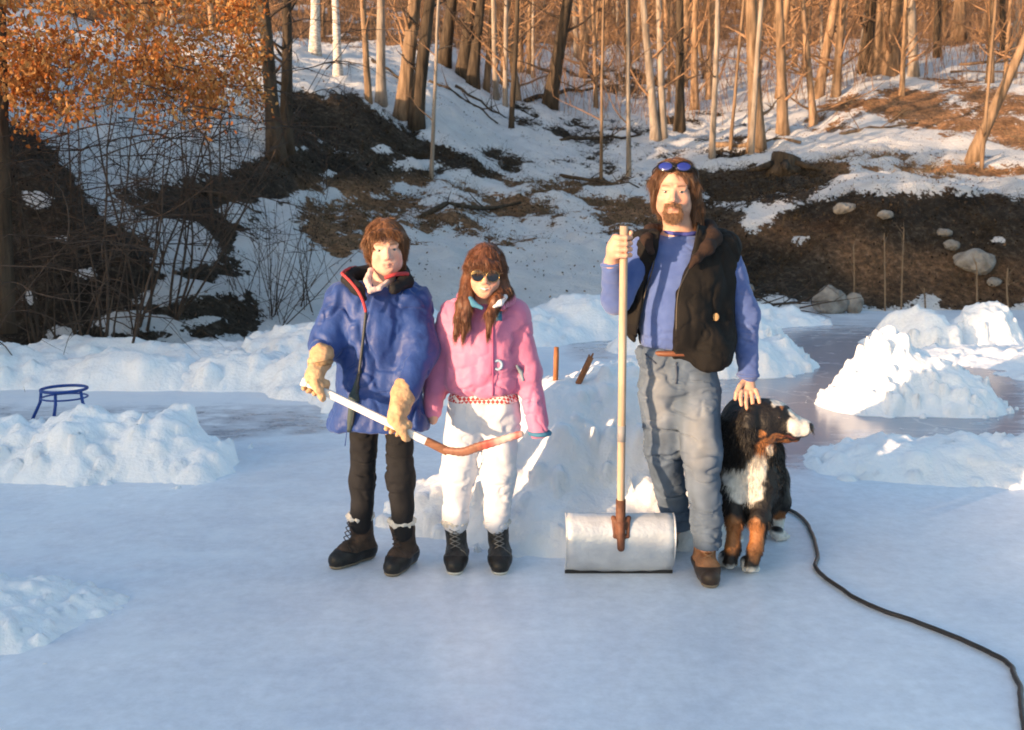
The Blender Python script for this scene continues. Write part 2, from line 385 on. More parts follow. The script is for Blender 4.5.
# snow caught in hollows of the dark banks
for cx, cy, rx_, ry_ in ((128,322,16,7),(62,240,5,5),(155,300,22,9),(165,265,14,6),(205,292,16,8),(102,243,4,5),(190,250,22,10),(150,325,26,6),(420,165,14,5),(455,140,16,5),(345,88,9,5),(40,200,8,5),(85,275,10,6),(30,300,7,6),(180,232,16,7),(120,215,9,6),(230,210,10,6),(250,250,8,8),(175,285,14,6),(215,320,14,5),(300,150,9,4),(330,175,10,4),(380,150,9,4),(800,240,9,4),(930,300,14,5),(1000,240,8,4),(60,335,10,5)):
    gx_ = 1.55 if cx < 300 else 1.0
    bare = bare-.95*np.exp(-((ppx-cx)/(rx_*gx_))**2-((ppy-cy)/(ry_*gx_*.85))**2)*infront
bare = np.maximum(bare, 0)
nb = fbm(GX*.8, GYY*.8, 0, 4, 21)*1.3+fbm(GX*2.6, GYY*1.6, 0, 3, 29)*.8
bare_v = np.clip(bare+nb*.5*np.where(bare > .9, .62, 1)*sstep(0, .12, bare), 0, 1)
# snow lies a little proud of the bare soil
GZ = GZ+np.where((GZ > .05), (.05*(1-sstep(.45, .55, bare_v))), 0)
nx, ny = GX.shape
ii, jj = np.meshgrid(np.arange(nx-1), np.arange(ny-1), indexing='ij'); b0 = (ii*ny+jj).ravel()
TQ = np.stack([b0, b0+ny, b0+ny+1, b0+1], 1)
TV = np.stack([GX.ravel(), GYY.ravel(), GZ.ravel()], 1)
def terrain_mat():
    m = bpy.data.materials.new('snowy_ground'); m.use_nodes = True; nt = m.node_tree; N = nt.nodes; L = nt.links
    b = N['Principled BSDF']; b.inputs['Roughness'].default_value = .8; b.inputs['Specular IOR Level'].default_value = .15
    tc = N.new('ShaderNodeTexCoord')
    def noise(sc, det=5, rough=.6):
        n = N.new('ShaderNodeTexNoise'); n.inputs['Scale'].default_value = sc; n.inputs['Detail'].default_value = det; n.inputs['Roughness'].default_value = rough
        L.new(tc.outputs['Object'], n.inputs['Vector']); return n
    def mathn(op, a, b_):
        n = N.new('ShaderNodeMath'); n.operation = op
        for i, v in enumerate((a, b_)):
            if isinstance(v, (int, float)): n.inputs[i].default_value = v
            else: L.new(v, n.inputs[i])
        return n.outputs[0]
    at = N.new('ShaderNodeVertexColor'); at.layer_name = 'Col'; sep = N.new('ShaderNodeSeparateColor'); L.new(at.outputs[0], sep.inputs[0])
    n1 = noise(4, 6, .7); n2 = noise(14, 4)
    v = mathn('ADD', sep.outputs[0], mathn('MULTIPLY', mathn('SUBTRACT', n1.outputs['Fac'], .5), 1.35))
    v = mathn('ADD', v, mathn('MULTIPLY', mathn('SUBTRACT', n2.outputs['Fac'], .5), .7))
    mr = N.new('ShaderNodeMapRange'); mr.inputs['From Min'].default_value = .47; mr.inputs['From Max'].default_value = .55; L.new(v, mr.inputs['Value'])
    soil = N.new('ShaderNodeValToRGB'); e = soil.color_ramp.elements
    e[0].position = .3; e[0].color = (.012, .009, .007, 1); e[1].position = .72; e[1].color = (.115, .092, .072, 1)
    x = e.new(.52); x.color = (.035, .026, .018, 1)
    n3 = noise(9, 8, .75); L.new(n3.outputs['Fac'], soil.inputs['Fac'])
    # G channel of the attribute: lighter, drier leaf litter
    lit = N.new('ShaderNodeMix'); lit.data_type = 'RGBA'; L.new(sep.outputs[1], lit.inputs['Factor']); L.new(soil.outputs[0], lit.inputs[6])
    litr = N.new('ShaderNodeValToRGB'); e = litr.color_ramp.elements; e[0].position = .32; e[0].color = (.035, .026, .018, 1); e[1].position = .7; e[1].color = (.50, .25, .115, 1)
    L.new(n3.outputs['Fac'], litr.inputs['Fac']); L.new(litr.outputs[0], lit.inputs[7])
    mx = N.new('ShaderNodeMix'); mx.data_type = 'RGBA'; L.new(mr.outputs[0], mx.inputs['Factor'])
    sn = N.new('ShaderNodeMix'); sn.data_type = 'RGBA'; n4 = noise(2.2, 3); L.new(n4.outputs['Fac'], sn.inputs['Factor'])
    sn.inputs[6].default_value = (.54, .53, .54, 1); sn.inputs[7].default_value = (.80, .79, .80, 1)
    big = N.new('ShaderNodeMapRange'); nb_ = noise(.9, 4, .7); L.new(nb_.outputs['Fac'], big.inputs['Value']); big.inputs['From Min'].default_value = .3; big.inputs['From Max'].default_value = .7; big.inputs['To Min'].default_value = .45; big.inputs['To Max'].default_value = 1.9
    gm = N.new('ShaderNodeMix'); gm.data_type = 'RGBA'; gm.blend_type = 'MULTIPLY'; gm.inputs['Factor'].default_value = 1; L.new(lit.outputs[2], gm.inputs[6]); L.new(big.outputs[0], gm.inputs[7])
    L.new(sn.outputs[2], mx.inputs[6]); L.new(gm.outputs[2], mx.inputs[7]); L.new(mx.outputs[2], b.inputs['Base Color'])
    bp = N.new('ShaderNodeBump'); bp.inputs['Strength'].default_value = 1; bp.inputs['Distance'].default_value = .10
    n5 = noise(11, 8, .7); L.new(n5.outputs['Fac'], bp.inputs['Height']); L.new(bp.outputs[0], b.inputs['Normal'])
    return m
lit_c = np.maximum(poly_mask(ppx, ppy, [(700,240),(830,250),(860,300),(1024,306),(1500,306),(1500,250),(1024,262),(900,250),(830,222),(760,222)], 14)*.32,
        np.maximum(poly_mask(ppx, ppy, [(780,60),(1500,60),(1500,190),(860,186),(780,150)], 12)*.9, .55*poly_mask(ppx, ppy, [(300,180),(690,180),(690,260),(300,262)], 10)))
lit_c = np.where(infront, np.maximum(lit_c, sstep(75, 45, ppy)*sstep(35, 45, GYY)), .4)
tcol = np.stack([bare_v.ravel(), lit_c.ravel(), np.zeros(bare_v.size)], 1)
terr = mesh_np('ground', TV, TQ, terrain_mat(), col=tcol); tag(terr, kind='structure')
# ------------------------------------------------------------------ pond ice
def ice_mat():
    m = bpy.data.materials.new('pond_ice'); m.use_nodes = True; nt = m.node_tree; N = nt.nodes; L = nt.links
    b = N['Principled BSDF']; b.inputs['Specular IOR Level'].default_value = .45
    tc = N.new('ShaderNodeTexCoord')
    def noise(sc, det=5, rough=.6, st=(1, 1, 1)):
        mp = N.new('ShaderNodeMapping'); mp.inputs['Scale'].default_value = st; L.new(tc.outputs['Object'], mp.inputs['Vector'])
        n = N.new('ShaderNodeTexNoise'); n.inputs['Scale'].default_value = sc; n.inputs['Detail'].default_value = det; n.inputs['Roughness'].default_value = rough
        L.new(mp.outputs[0], n.inputs['Vector']); return n.outputs['Fac']
    at = N.new('ShaderNodeVertexColor'); at.layer_name = 'Col'; sep = N.new('ShaderNodeSeparateColor'); L.new(at.outputs[0], sep.inputs[0])
    def mathn(op, a, b_):
        n = N.new('ShaderNodeMath'); n.operation = op
        for i, v in enumerate((a, b_)):
            if isinstance(v, (int, float)): n.inputs[i].default_value = v
            else: L.new(v, n.inputs[i])
        return n.outputs[0]
    base = N.new('ShaderNodeMix'); base.data_type = 'RGBA'; cr = N.new('ShaderNodeMapRange'); cr.inputs['From Min'].default_value = .36; cr.inputs['From Max'].default_value = .66; L.new(noise(1.1, 7, .7), cr.inputs['Value']); L.new(cr.outputs[0], base.inputs['Factor'])
    base.inputs[6].default_value = (.68, .72, .80, 1); base.inputs[7].default_value = (.84, .87, .92, 1)
    fine = N.new('ShaderNodeMix'); fine.data_type = 'RGBA'; fine.blend_type = 'MULTIPLY'; fine.inputs['Factor'].default_value = 1
    fr = N.new('ShaderNodeMapRange'); fr.inputs['From Min'].default_value = .3; fr.inputs['From Max'].default_value = .7; fr.inputs['To Min'].default_value = .86; fr.inputs['To Max'].default_value = 1.08
    L.new(noise(16, 6, .75), fr.inputs['Value']); L.new(base.outputs[2], fine.inputs[6]); L.new(fr.outputs[0], fine.inputs[7])
    # R: frost / trodden snow, G: grey wet ice
    f = mathn('ADD', sep.outputs[0], mathn('MULTIPLY', mathn('SUBTRACT', noise(3.2, 7, .72, (1, 1.6, 1)), .5), 1.5))
    mr = N.new('ShaderNodeMapRange'); mr.inputs['From Min'].default_value = .5; mr.inputs['From Max'].default_value = .85; L.new(f, mr.inputs['Value'])
    wet = N.new('ShaderNodeMix'); wet.data_type = 'RGBA'; L.new(fine.outputs[2], wet.inputs[6])
    g = mathn('ADD', sep.outputs[1], mathn('MULTIPLY', mathn('SUBTRACT', noise(1.7, 5, .6, (1, 3, 1)), .5), .9))
    gr = N.new('ShaderNodeMapRange'); gr.inputs['From Min'].default_value = .35; gr.inputs['From Max'].default_value = .8; L.new(g, gr.inputs['Value'])
    L.new(gr.outputs[0], wet.inputs['Factor']); wet.inputs[7].default_value = (.30, .32, .38, 1)
    sn = N.new('ShaderNodeMix'); sn.data_type = 'RGBA'; L.new(mr.outputs[0], sn.inputs['Factor']); L.new(wet.outputs[2], sn.inputs[6]); sn.inputs[7].default_value = (.78, .80, .84, 1)
    vo = N.new('ShaderNodeTexVoronoi'); vo.feature = 'DISTANCE_TO_EDGE'; vo.inputs['Scale'].default_value = .55
    wp = N.new('ShaderNodeTexNoise'); wp.inputs['Scale'].default_value = 1.3; wp.inputs['Detail'].default_value = 4; L.new(tc.outputs['Object'], wp.inputs['Vector'])
    va = N.new('ShaderNodeVectorMath'); va.operation = 'MULTIPLY_ADD'; L.new(wp.outputs['Color'], va.inputs[0]); va.inputs[1].default_value = (1.1, 1.1, 0); L.new(tc.outputs['Object'], va.inputs[2]); L.new(va.outputs[0], vo.inputs['Vector'])
    ck = N.new('ShaderNodeMapRange'); ck.inputs['From Max'].default_value = .010; ck.inputs['To Min'].default_value = .30; ck.inputs['To Max'].default_value = 0; L.new(vo.outputs['Distance'], ck.inputs['Value'])
    cm = N.new('ShaderNodeMix'); cm.data_type = 'RGBA'; L.new(ck.outputs[0], cm.inputs['Factor']); L.new(sn.outputs[2], cm.inputs[6]); cm.inputs[7].default_value = (.82, .84, .88, 1)
    L.new(cm.outputs[2], b.inputs['Base Color'])
    ro = N.new('ShaderNodeMapRange'); L.new(gr.outputs[0], ro.inputs['Value']); ro.inputs['To Min'].default_value = .30; ro.inputs['To Max'].default_value = .16
    ra = mathn('ADD', ro.outputs[0], mathn('MULTIPLY', mr.outputs[0], .5)); ra = mathn('ADD', ra, mathn('MULTIPLY', noise(6, 4), .12)); L.new(ra, b.inputs['Roughness'])
    bp = N.new('ShaderNodeBump'); bp.inputs['Strength'].default_value = .10; bp.inputs['Distance'].default_value = .008
    bh = mathn('ADD', noise(22, 6, .7), mathn('MULTIPLY', noise(3, 3, .5, (1, 2, 1)), 2.0)); L.new(bh, bp.inputs['Height']); L.new(bp.outputs[0], b.inputs['Normal'])
    return m
ix = np.arange(-34, 36, .25); iy = np.concatenate([np.arange(-34, 0, 1.), np.arange(0, 20, .12)])
IX, IY = np.meshgrid(ix, iy, indexing='ij'); ipx, ipy = proj(IX, IY, IX*0)
ipx = np.where(IY < 1, 0, ipx)
fro = .36+.25*sstep(1.0, -3, IX)+.5*sstep(6.5, 11, IY)*sstep(3, -1, IX)
fro = np.maximum(fro, .5*np.exp(-((IX-.3)/1.3)**2-((IY-4.7)/.5)**2))
wetm = .15+.75*poly_mask(ipx, ipy, [(690,330),(820,322),(1000,330),(1030,400),(1030,450),(860,440),(800,470),(700,470)], 25)*(IY > 1)
wetm = np.maximum(wetm, .8*poly_mask(ipx, ipy, [(560,330),(620,325),(625,362),(560,362)], 10)*(IY > 1))
wetm = np.maximum(wetm, .8*poly_mask(ipx, ipy, [(-60,400),(80,405),(230,402),(340,405),(350,432),(240,440),(-60,440)], 8)*(IY > 1))
ipz = np.zeros(IX.shape)
nx2, ny2 = IX.shape; ii, jj = np.meshgrid(np.arange(nx2-1), np.arange(ny2-1), indexing='ij'); b0 = (ii*ny2+jj).ravel()
ice = mesh_np('pond_ice', np.stack([IX.ravel(), IY.ravel(), ipz.ravel()], 1), np.stack([b0, b0+ny2, b0+ny2+1, b0+1], 1), ice_mat(),
   col=np.stack([fro.ravel(), wetm.ravel(), ipz.ravel()], 1)); tag(ice, kind='structure')
# ------------------------------------------------------------------ snow heaps on the ice
M_snow = mat('shovelled_snow', (.88, .88, .89), .65, .05, 5, .5, 26, spec=.2)
def heap(label, bumps, lo, hi, res=.03, clod=(.03, .09), nclod=200, seed=1, group=None, name='snow_pile', edge=.06, rough=.06):
    """bumps: (x, y, rx, ry, h)"""
    r = np.random.default_rng(seed)
    X, Y = np.meshgrid(np.arange(lo[0], hi[0], res), np.arange(lo[1], hi[1], res), indexing='ij')
    Z = np.full(X.shape, -.2)
    wp_ = .10 if seed in (15, 16) else .26
    wx = X+fbm(X*2.2, Y*2.2, 0, 2, seed)*wp_; wy = Y+fbm(X*2.2, Y*2.2, 7, 2, seed+3)*wp_
    for x, y, rx, ry, h, *e in bumps:
        ex = e[0] if e else 1.7; d = np.sqrt(((wx-x)/rx)**2+((wy-y)/ry)**2)
        Z = smax(Z, h*(1-d**ex), .12)
    Z0 = Z.copy()
    on = np.where(Z0 > .0); 
    if len(on[0]):
        for q in range(nclod):
            k = r.integers(len(on[0])); cx = X[on][k]+r.normal(0, .03); cy = Y[on][k]+r.normal(0, .03); rr = r.uniform(*clod)*(r.uniform(.4, 1))
            i0 = max(int((cx-rr-lo[0])/res), 0); i1 = min(int((cx+rr-lo[0])/res)+2, X.shape[0]); j0 = max(int((cy-rr-lo[1])/res), 0); j1 = min(int((cy+rr-lo[1])/res)+2, X.shape[1])
            d2 = (X[i0:i1, j0:j1]-cx)**2+(Y[i0:i1, j0:j1]-cy)**2
            stray = r.uniform() < .12
            if stray: cx += r.normal(0, .10); cy += r.normal(0, .10); rr *= .5
            zc = max(Z0[on][k], 0)-rr*.68 if not stray else -rr*.2
            if stray: i0 = max(int((cx-rr-lo[0])/res), 0); i1 = min(int((cx+rr-lo[0])/res)+2, X.shape[0]); j0 = max(int((cy-rr-lo[1])/res), 0); j1 = min(int((cy+rr-lo[1])/res)+2, X.shape[1]); d2 = (X[i0:i1, j0:j1]-cx)**2+(Y[i0:i1, j0:j1]-cy)**2
            if i1 <= i0 or j1 <= j0: continue
            if q % 3 == 0:
                an = r.uniform(0, 3.14); U = (X[i0:i1, j0:j1]-cx)*math.cos(an)+(Y[i0:i1, j0:j1]-cy)*math.sin(an); W = -(X[i0:i1, j0:j1]-cx)*math.sin(an)+(Y[i0:i1, j0:j1]-cy)*math.cos(an)
                top = rr*r.uniform(.7, 1.15)+U*r.uniform(-.7, .7)+W*r.uniform(-.7, .7); sd_ = (rr*.8-np.maximum(np.abs(U), np.abs(W)*r.uniform(1, 1.5)))*3.5
                Z[i0:i1, j0:j1] = smax(Z[i0:i1, j0:j1], np.where(sd_ > 0, zc+np.minimum(top, sd_), -.2), rr*.12); continue
            Z[i0:i1, j0:j1] = smax(Z[i0:i1, j0:j1], np.where(d2 < rr*rr, zc+np.sqrt(np.maximum(rr*rr-d2, 0)), -.2), rr*.25)
    m = sstep(-.12, .05, Z)
    Z = Z+m*(rough*(np.abs(fbm(X*6, Y*6, 1, 3, seed+5))*1.4-.3)+rough*.45*fbm(X*17, Y*17, 2, 3, seed+8))
    lim = np.minimum.reduce([X-lo[0], hi[0]-X, Y-lo[1], hi[1]-Y]); Z = np.where(lim < .12, np.minimum(Z, -.05), Z)
    Z = np.maximum(Z, -.06)
    n1, n2 = X.shape; ii, jj = np.meshgrid(np.arange(n1-1), np.arange(n2-1), indexing='ij')
    keep = (Z[:-1, :-1] > -.055) | (Z[1:, :-1] > -.055) | (Z[:-1, 1:] > -.055) | (Z[1:, 1:] > -.055)
    b0 = (ii*n2+jj)[keep].ravel(); Q = np.stack([b0, b0+n2, b0+n2+1, b0+1], 1)
    u, inv = np.unique(Q, return_inverse=True)
    V = np.stack([X.ravel(), Y.ravel(), Z.ravel()], 1)[u]
    o = mesh_np(name, V, inv.reshape(Q.shape), M_snow); return tag(o, label, 'snow pile', group)
GH = 'piles of shovelled snow around the rink'
heap('long lumpy snow pile on the ice at the left, in front of the blue stand',
     [(-3.7,6.0,.75,.5,.20),(-3.05,6.1,.5,.5,.27),(-2.65,6.1,.45,.5,.33),(-2.25,6.1,.40,.45,.34),(-1.98,6.1,.27,.38,.20),(-4.6,6.1,.8,.6,.22)], (-5.6, 5.2), (-1.2, 7.1), .022, (.05, .13), 420, 11, GH)
heap('low snow pile cut off by the lower left edge of the photo', [(-2.38,3.62,.55,.52,.17),(-1.97,3.66,.30,.36,.09),(-2.8,3.5,.5,.5,.2)], (-3.4, 2.9), (-1.15, 4.4), .014, (.012, .045), 700, 12, GH, rough=.035)
heap('broad snow bank on the ice between the blue stand and the child in blue',
     [(-1.1,8.4,.7,.55,.34),(-1.75,8.9,.7,.6,.36),(-2.5,9.2,.8,.6,.28),(-1.3,9.6,.9,.7,.62),(-2.1,10.4,1.1,.8,.40),(-.6,8.5,.5,.5,.34),(-.7,9.6,.9,.7,.5)], (-3.6, 7.6), (.3, 11.4), .032, (.06, .17), 420, 13, GH)
heap('flat snow bank behind the blue stand at the foot of the dark slope',
     [(-3.6,9.2,1.2,.5,.30),(-5.0,9.3,1.1,.6,.34),(-4.2,10.2,1.4,.7,.30),(-3.0,10.4,1.2,.8,.22),(-6.3,9.6,1.4,.9,.4)], (-8, 8.3), (-1.9, 11.6), .04, (.06, .16), 380, 14, GH, rough=.045)
heap('big snow pile with two wooden stakes on top between the girl and the man',
     [(.58,5.3,.55,.62,.76,2.2),(.26,5.15,.5,.55,.70,2.0),(-.02,5.05,.44,.5,.48,1.8),(-.34,5.0,.30,.36,.22),(.72,4.85,.40,.38,.30),(.25,4.72,.50,.34,.24),(.98,5.4,.40,.5,.48)], (-1.3, 4.0), (2.0, 6.6), .015, (.02, .07), 420, 15, GH, rough=.026)
heap('tall sunlit peaked snow pile on the ice to the right of the dog',
     [(3.14,8.15,.62,.55,.66,1.15),(3.45,8.05,.56,.5,.40,1.4),(2.95,8.0,.46,.42,.36),(3.62,7.95,.36,.34,.20),(2.84,7.9,.26,.30,.14)], (2.2, 7.3), (4.5, 9.0), .018, (.02, .07), 380, 16, GH, rough=.035)
heap('low flat slab of snow on the ice in front of the sunlit peak',
     [(2.8,5.95,.6,.5,.21),(3.35,5.9,.6,.5,.24),(2.4,6.2,.4,.38,.17),(3.95,5.8,.7,.6,.24),(2.25,6.05,.3,.3,.12)], (1.7, 5.0), (4.9, 7.2), .022, (.03, .09), 420, 17, GH, rough=.03)
heap('snow pile behind the man with the edge of open ice beyond it',
     [(2.25,9.9,.62,.5,.42),(2.7,10.2,.45,.5,.3),(1.7,9.8,.6,.5,.3),(2.6,11.6,.7,.6,.45),(1.9,11.4,.8,.6,.4)], (.9, 9.1), (3.6, 12.6), .03, (.05, .14), 300, 18, GH)
heap('left one of two rounded snow mounds near the right shore', [(4.85,11.9,.5,.5,.46)], (4.1, 11.1), (5.6, 12.7), .028, (.05, .14), 60, 19, GH)
heap('right one of two rounded snow mounds near the right shore', [(5.72,12.0,.55,.5,.52)], (4.9, 11.2), (6.6, 12.8), .028, (.05, .14), 60, 20, GH)
heap('wide flat snow bank at the right edge below the rocky bank', [(5.6,10.6,1.3,.6,.13),(6.8,11.0,1.3,.8,.2),(4.8,10.9,.8,.5,.1),(5.6,9.6,.9,.4,.07)], (3.6, 8.8), (8.6, 12), .045, (.05, .13), 260, 21, GH, rough=.035)
heap('snow bank along the far shore in the middle behind the girl', [(-.2,12.6,1.2,.9,.45),(.9,13.2,1.1,.9,.5),(-1.4,12.3,1.1,.9,.5),(1.9,13.9,1.0,.8,.35),(3.2,14.5,1.4,.8,.3)], (-3.2, 11), (5.0, 15.6), .05, (.08, .2), 320, 22, GH)
# ================================================================== people
def rotm(yaw=0, pitch=0, roll=0):
    """yaw + turns the face to picture right, pitch + tips the chin up, roll + leans the crown to picture right"""
    return np.array(Matrix.Rotation(yaw, 3, 'Z') @ Matrix.Rotation(pitch, 3, 'X') @ Matrix.Rotation(roll, 3, 'Y'))
M_skin = mat('skin', (.6, .35, .25), .5, .06, 20, .12, 300, attr=True, spec=.35, sss=.12)
M_lip = None
class Head:
    def __init__(s, c, R, sc, child=False):
        s.c = np.asarray(c, float); s.R = R; s.s = sc; s.child = child
    def w(s, p): return s.c+s.R @ (np.asarray(p, float)*s.s)
    def l(s, V): return ((V-s.c) @ s.R)/s.s
    def e(s, S, p, r, k=.012, op='+', rot=None):
        S.ell(s.w(p), np.asarray(r)*s.s, k*s.s, rot=s.R if rot is None else s.R @ rot, op=op)
    def co(s, S, a, b, ra, rb, k=.01, op='+'): S.cone(s.w(a), s.w(b), ra*s.s, rb*s.s, k*s.s, 1., op)
    def skull(s, S, smile=0., wide=1.0):
        ch = s.child
        s.e(S, (0, .014, .034), (.075*wide, .096, .086), .01)
        s.e(S, (0, -.022, -.04), (.060*wide, .068, .074), .03)
        s.e(S, (0, -.060, -.097+.008*ch), (.024*wide, .022, .019), .025)
        for q in (-1, 1):
            s.e(S, (q*(.040 if ch else .044)*wide, -.012, -.066), (.020, .032, .026), .03)
            s.e(S, (q*.037*wide, -.060, -.030-.004*ch), (.025, .022, .024), .022)
            s.co(S, (q*.012, -.084, .020), (q*.044, -.070, .018), .010, .009, .012)
            s.e(S, (q*.031, -.093, .000), (.019, .016, .0125), .010, '-')
            s.co(S, (q*.019, -.082, .0085), (q*.042, -.075, .0065), .0072, .006, .004)     # upper lid
            s.co(S, (q*.020, -.0805, -.0095), (q*.040, -.0745, -.0085), .0060, .005, .005)    # lower lid
            s.e(S, (q*.012, -.094, -.036), (.008, .009, .0075), .006)
            s.e(S, (q*.078*wide, .010, -.010), (.008, .017, .029), .006, rot=np.array(Matrix.Rotation(-.2, 3, 'X') @ Matrix.Rotation(q*.35, 3, 'Z')))
            s.co(S, (q*.022, -.092, -.048), (q*(.032+.004*smile), -.078, -.064), .003, .0025, .006, '-') # cheek fold
        s.e(S, (0, -.07, -.02), (.02, .02, .03), .02)
        s.co(S, (0, -.082, .012), (0, -.104 if ch else -.108, -.028), .007, .0105 if not ch else .0095, .012)
        s.e(S, (0, -.107 if not ch else -.103, -.031), (.011, .010, .009), .006)
        s.e(S, (0, -.074, -.064), (.032, .0165, .022), .02)
        up = .004*smile
        for q in (-1, 1):
            s.co(S, (0, -.0925, -.0590), (q*.025, -.0805, -.0615+up*1.6), .0042, .0026, .006)
            s.co(S, (0, -.0905, -.0700), (q*.023, -.0800, -.0660+up*1.6), .0050, .0028, .007)
            s.co(S, (0, -.0975, -.0645), (q*.027, -.0840, -.0635+up*1.6), .0018, .0016, .002, '-')
        s.e(S, (0, -.093, -.082), (.016, .006, .004), .006, '-')
    def skin(s, V, base, brow=None, lips=(.46, .20, .16), flush=.5):
        """complexion: lips and flushed cheeks are the skin's own colour"""
        q = s.l(V); c = np.repeat(np.asarray(base, float)[None], len(V), 0)
        a = np.abs(q[:, 0])
        lm = np.exp(-((a/.025)**4))*np.exp(-(((q[:, 2]+.0645)/.0085)**4))*(q[:, 1] < -.078)
        ck = np.exp(-(((a-.04)/.018)**2+((q[:, 2]+.032)/.02)**2))*(q[:, 1] < -.03)*flush
        ck = np.maximum(ck, flush*.7*np.exp(-((a/.012)**2+((q[:, 2]+.03)/.014)**2))*(q[:, 1] < -.09))
        c = c*(1-ck[:, None])+np.array([.60, .20, .15])*ck[:, None]
        c = c*(1-lm[:, None])+np.asarray(lips)*lm[:, None]
        if brow is not None:
            bz = .0185+.004*np.cos((a-.03)/.02)
            bm = np.exp(-(((q[:, 2]-bz)/.0042)**4))*sstep(.010, .016, a)*sstep(.052, .044, a)*(q[:, 1] < -.055)*.85
            c = c*(1-bm[:, None])+np.asarray(brow)*bm[:, None]
        return c
    def eyes(s, parent, iris=(.06, .09, .10), gaze=(0, 0)):
        for q in (-1, 1):
            S = Solid(.0012); c = s.w((q*.031, -.0722, -.0005)); S.ell(c, np.array([.0118]*3)*s.s, 0)
            dirv = s.R @ np.array([gaze[0], -1, gaze[1]]); dirv /= np.linalg.norm(dirv)
            def cf(V):
                d = (V-c); d /= np.linalg.norm(d, axis=1)[:, None]; a = np.degrees(np.arccos(np.clip(d @ dirv, -1, 1)))
                o = np.repeat(np.array([[.42, .37, .34]]), len(V), 0); o[a < 38] = iris; o[a < 17] = (.004, .004, .004); return o
            S.obj('eye', M_eye, parent, cf)
M_eye = mat('eye', (.7, .7, .7), .12, .02, 20, attr=True, spec=.6)
def finger(S, pts, r0=.0088, r1=.0066, k=.003):
    n = len(pts)
    for i in range(n-1):
        a = r0+(r1-r0)*i/(n-1); b = r0+(r1-r0)*(i+1)/(n-1); S.cone(pts[i], pts[i+1], a, b, k if i else .006)
def grip(S, c, ax, pd, R, wrist, fr=.0092, width=.082, up=1, kk=.004, wr=.026, turn=1):
    """a hand closed round a shaft: c on the axis, ax shaft direction (towards the index finger), pd from the shaft to the palm"""
    c = np.asarray(c, float); ax = ax/np.linalg.norm(ax); pd = pd-ax*(pd @ ax); pd /= np.linalg.norm(pd); f = np.cross(ax, pd)*turn
    at = lambda ang, rr, off: c+ax*off+(pd*math.cos(ang)+f*math.sin(ang))*rr
    w = width/4
    for i in range(4):
        off = (1.5-i)*w; rr = R+fr*.95; rad = fr*(1-.06*abs(i-1.2))
        S.chain([at(math.radians(a), rr+(.006 if a < 30 else 0), off) for a in (10, 62, 118, 170, 215)], [rad*1.12, rad*1.1, rad, rad*.95, rad*.82], kk)
    # palm and back of the hand
    for i in range(4):
        off = (1.5-i)*w*.95
        S.cone(at(-.55, R+.018, off*.8), at(math.radians(28), R+.014, off), .0155, .0125, .012)
    S.ell(c+pd*(R+.02)-ax*.004, (.026, .026, .036), .014)
    # thumb leaves the heel side and closes the other way round
    t0 = at(math.radians(-42), R+.020, w*.2)
    S.chain([t0, at(math.radians(-75), R+.013, w*1.2), at(math.radians(-118), R+fr, w*1.9), at(math.radians(-160), R+fr, w*2.2)], [fr*1.5, fr*1.35, fr*1.2, fr*.95], .005)
    S.cone(c+pd*(R+.022)-ax*.02, np.asarray(wrist), .026, wr, .02)
def hairs(hd, S, m, parent, n, length, width, flow, col, name='hair', strand='hair_strand', seed=3, grav=.5, curl=.12, sub=True, keep=None):
    o, V, Q = S.obj(name, m, parent, colf=lambda V: np.repeat([col], len(V), 0)*(1+.35*fbm(V[:, 0]*220, V[:, 1]*220, V[:, 2]*30, 2, seed)[:, None]), keep=True)
    N = vnormals(V, Q); r = np.random.default_rng(seed)
    q = hd.l(V); ok = np.ones(len(V), bool) if keep is None else keep(q)
    idx = np.nonzero(ok)[0]; i = r.choice(idx, n)
    pts = V[i]+r.normal(0, .0015, (n, 3))-N[i]*.002
    d = flow(hd.l(pts)) @ hd.R.T; d /= np.linalg.norm(d, axis=1)[:, None]
    d = d-N[i]*np.sum(d*N[i], 1)[:, None]*.95+N[i]*.05
    strands(strand, pts, d, length, width, m, o, 4, grav, np.repeat([col], n, 0), curl, seed)
    return o
def boot_shape(S, heel, toe, h, wd, ankle_r, top_c, k=.02):
    """foot from heel to toe on the ground, shaft up to top_c"""
    heel = np.asarray(heel, float); toe = np.asarray(toe, float); d = toe-heel; L = np.linalg.norm(d[:2]); d = d/L
    S.cone(heel+d*.045+[0, 0, .045], heel+d*(L*.55)+[0, 0, .05], wd*.92, wd*.95, k)
    S.cone(heel+d*(L*.55)+[0, 0, .048], heel+d*(L-.055)+[0, 0, .034], wd, wd*.82, k)
    S.cone(heel+d*.055+[0, 0, .06], np.asarray(top_c), wd*.95, ankle_r, .03)
    S.cone(heel+d*.10+[0, 0, .075], heel+d*(L*.62)+[0, 0, .055], wd*.75, wd*.8, .03)
def below(z0): return lambda X, Y, Z: (Z-z0)+0*X+0*Y          # solid below z0 (negative inside)
def above(z0): return lambda X, Y, Z: (z0-Z)+0*X+0*Y
BIG = 9.
def cut_below(S, z, k=.003): S.func(lambda X, Y, Z: (Z-z)+0*X+0*Y, (-BIG, -BIG, -BIG), (BIG, BIG, z), k)
def cut_above(S, z, k=.003): S.func(lambda X, Y, Z: (z-Z)+0*X+0*Y, (-BIG, -BIG, z), (BIG, BIG, BIG), k)
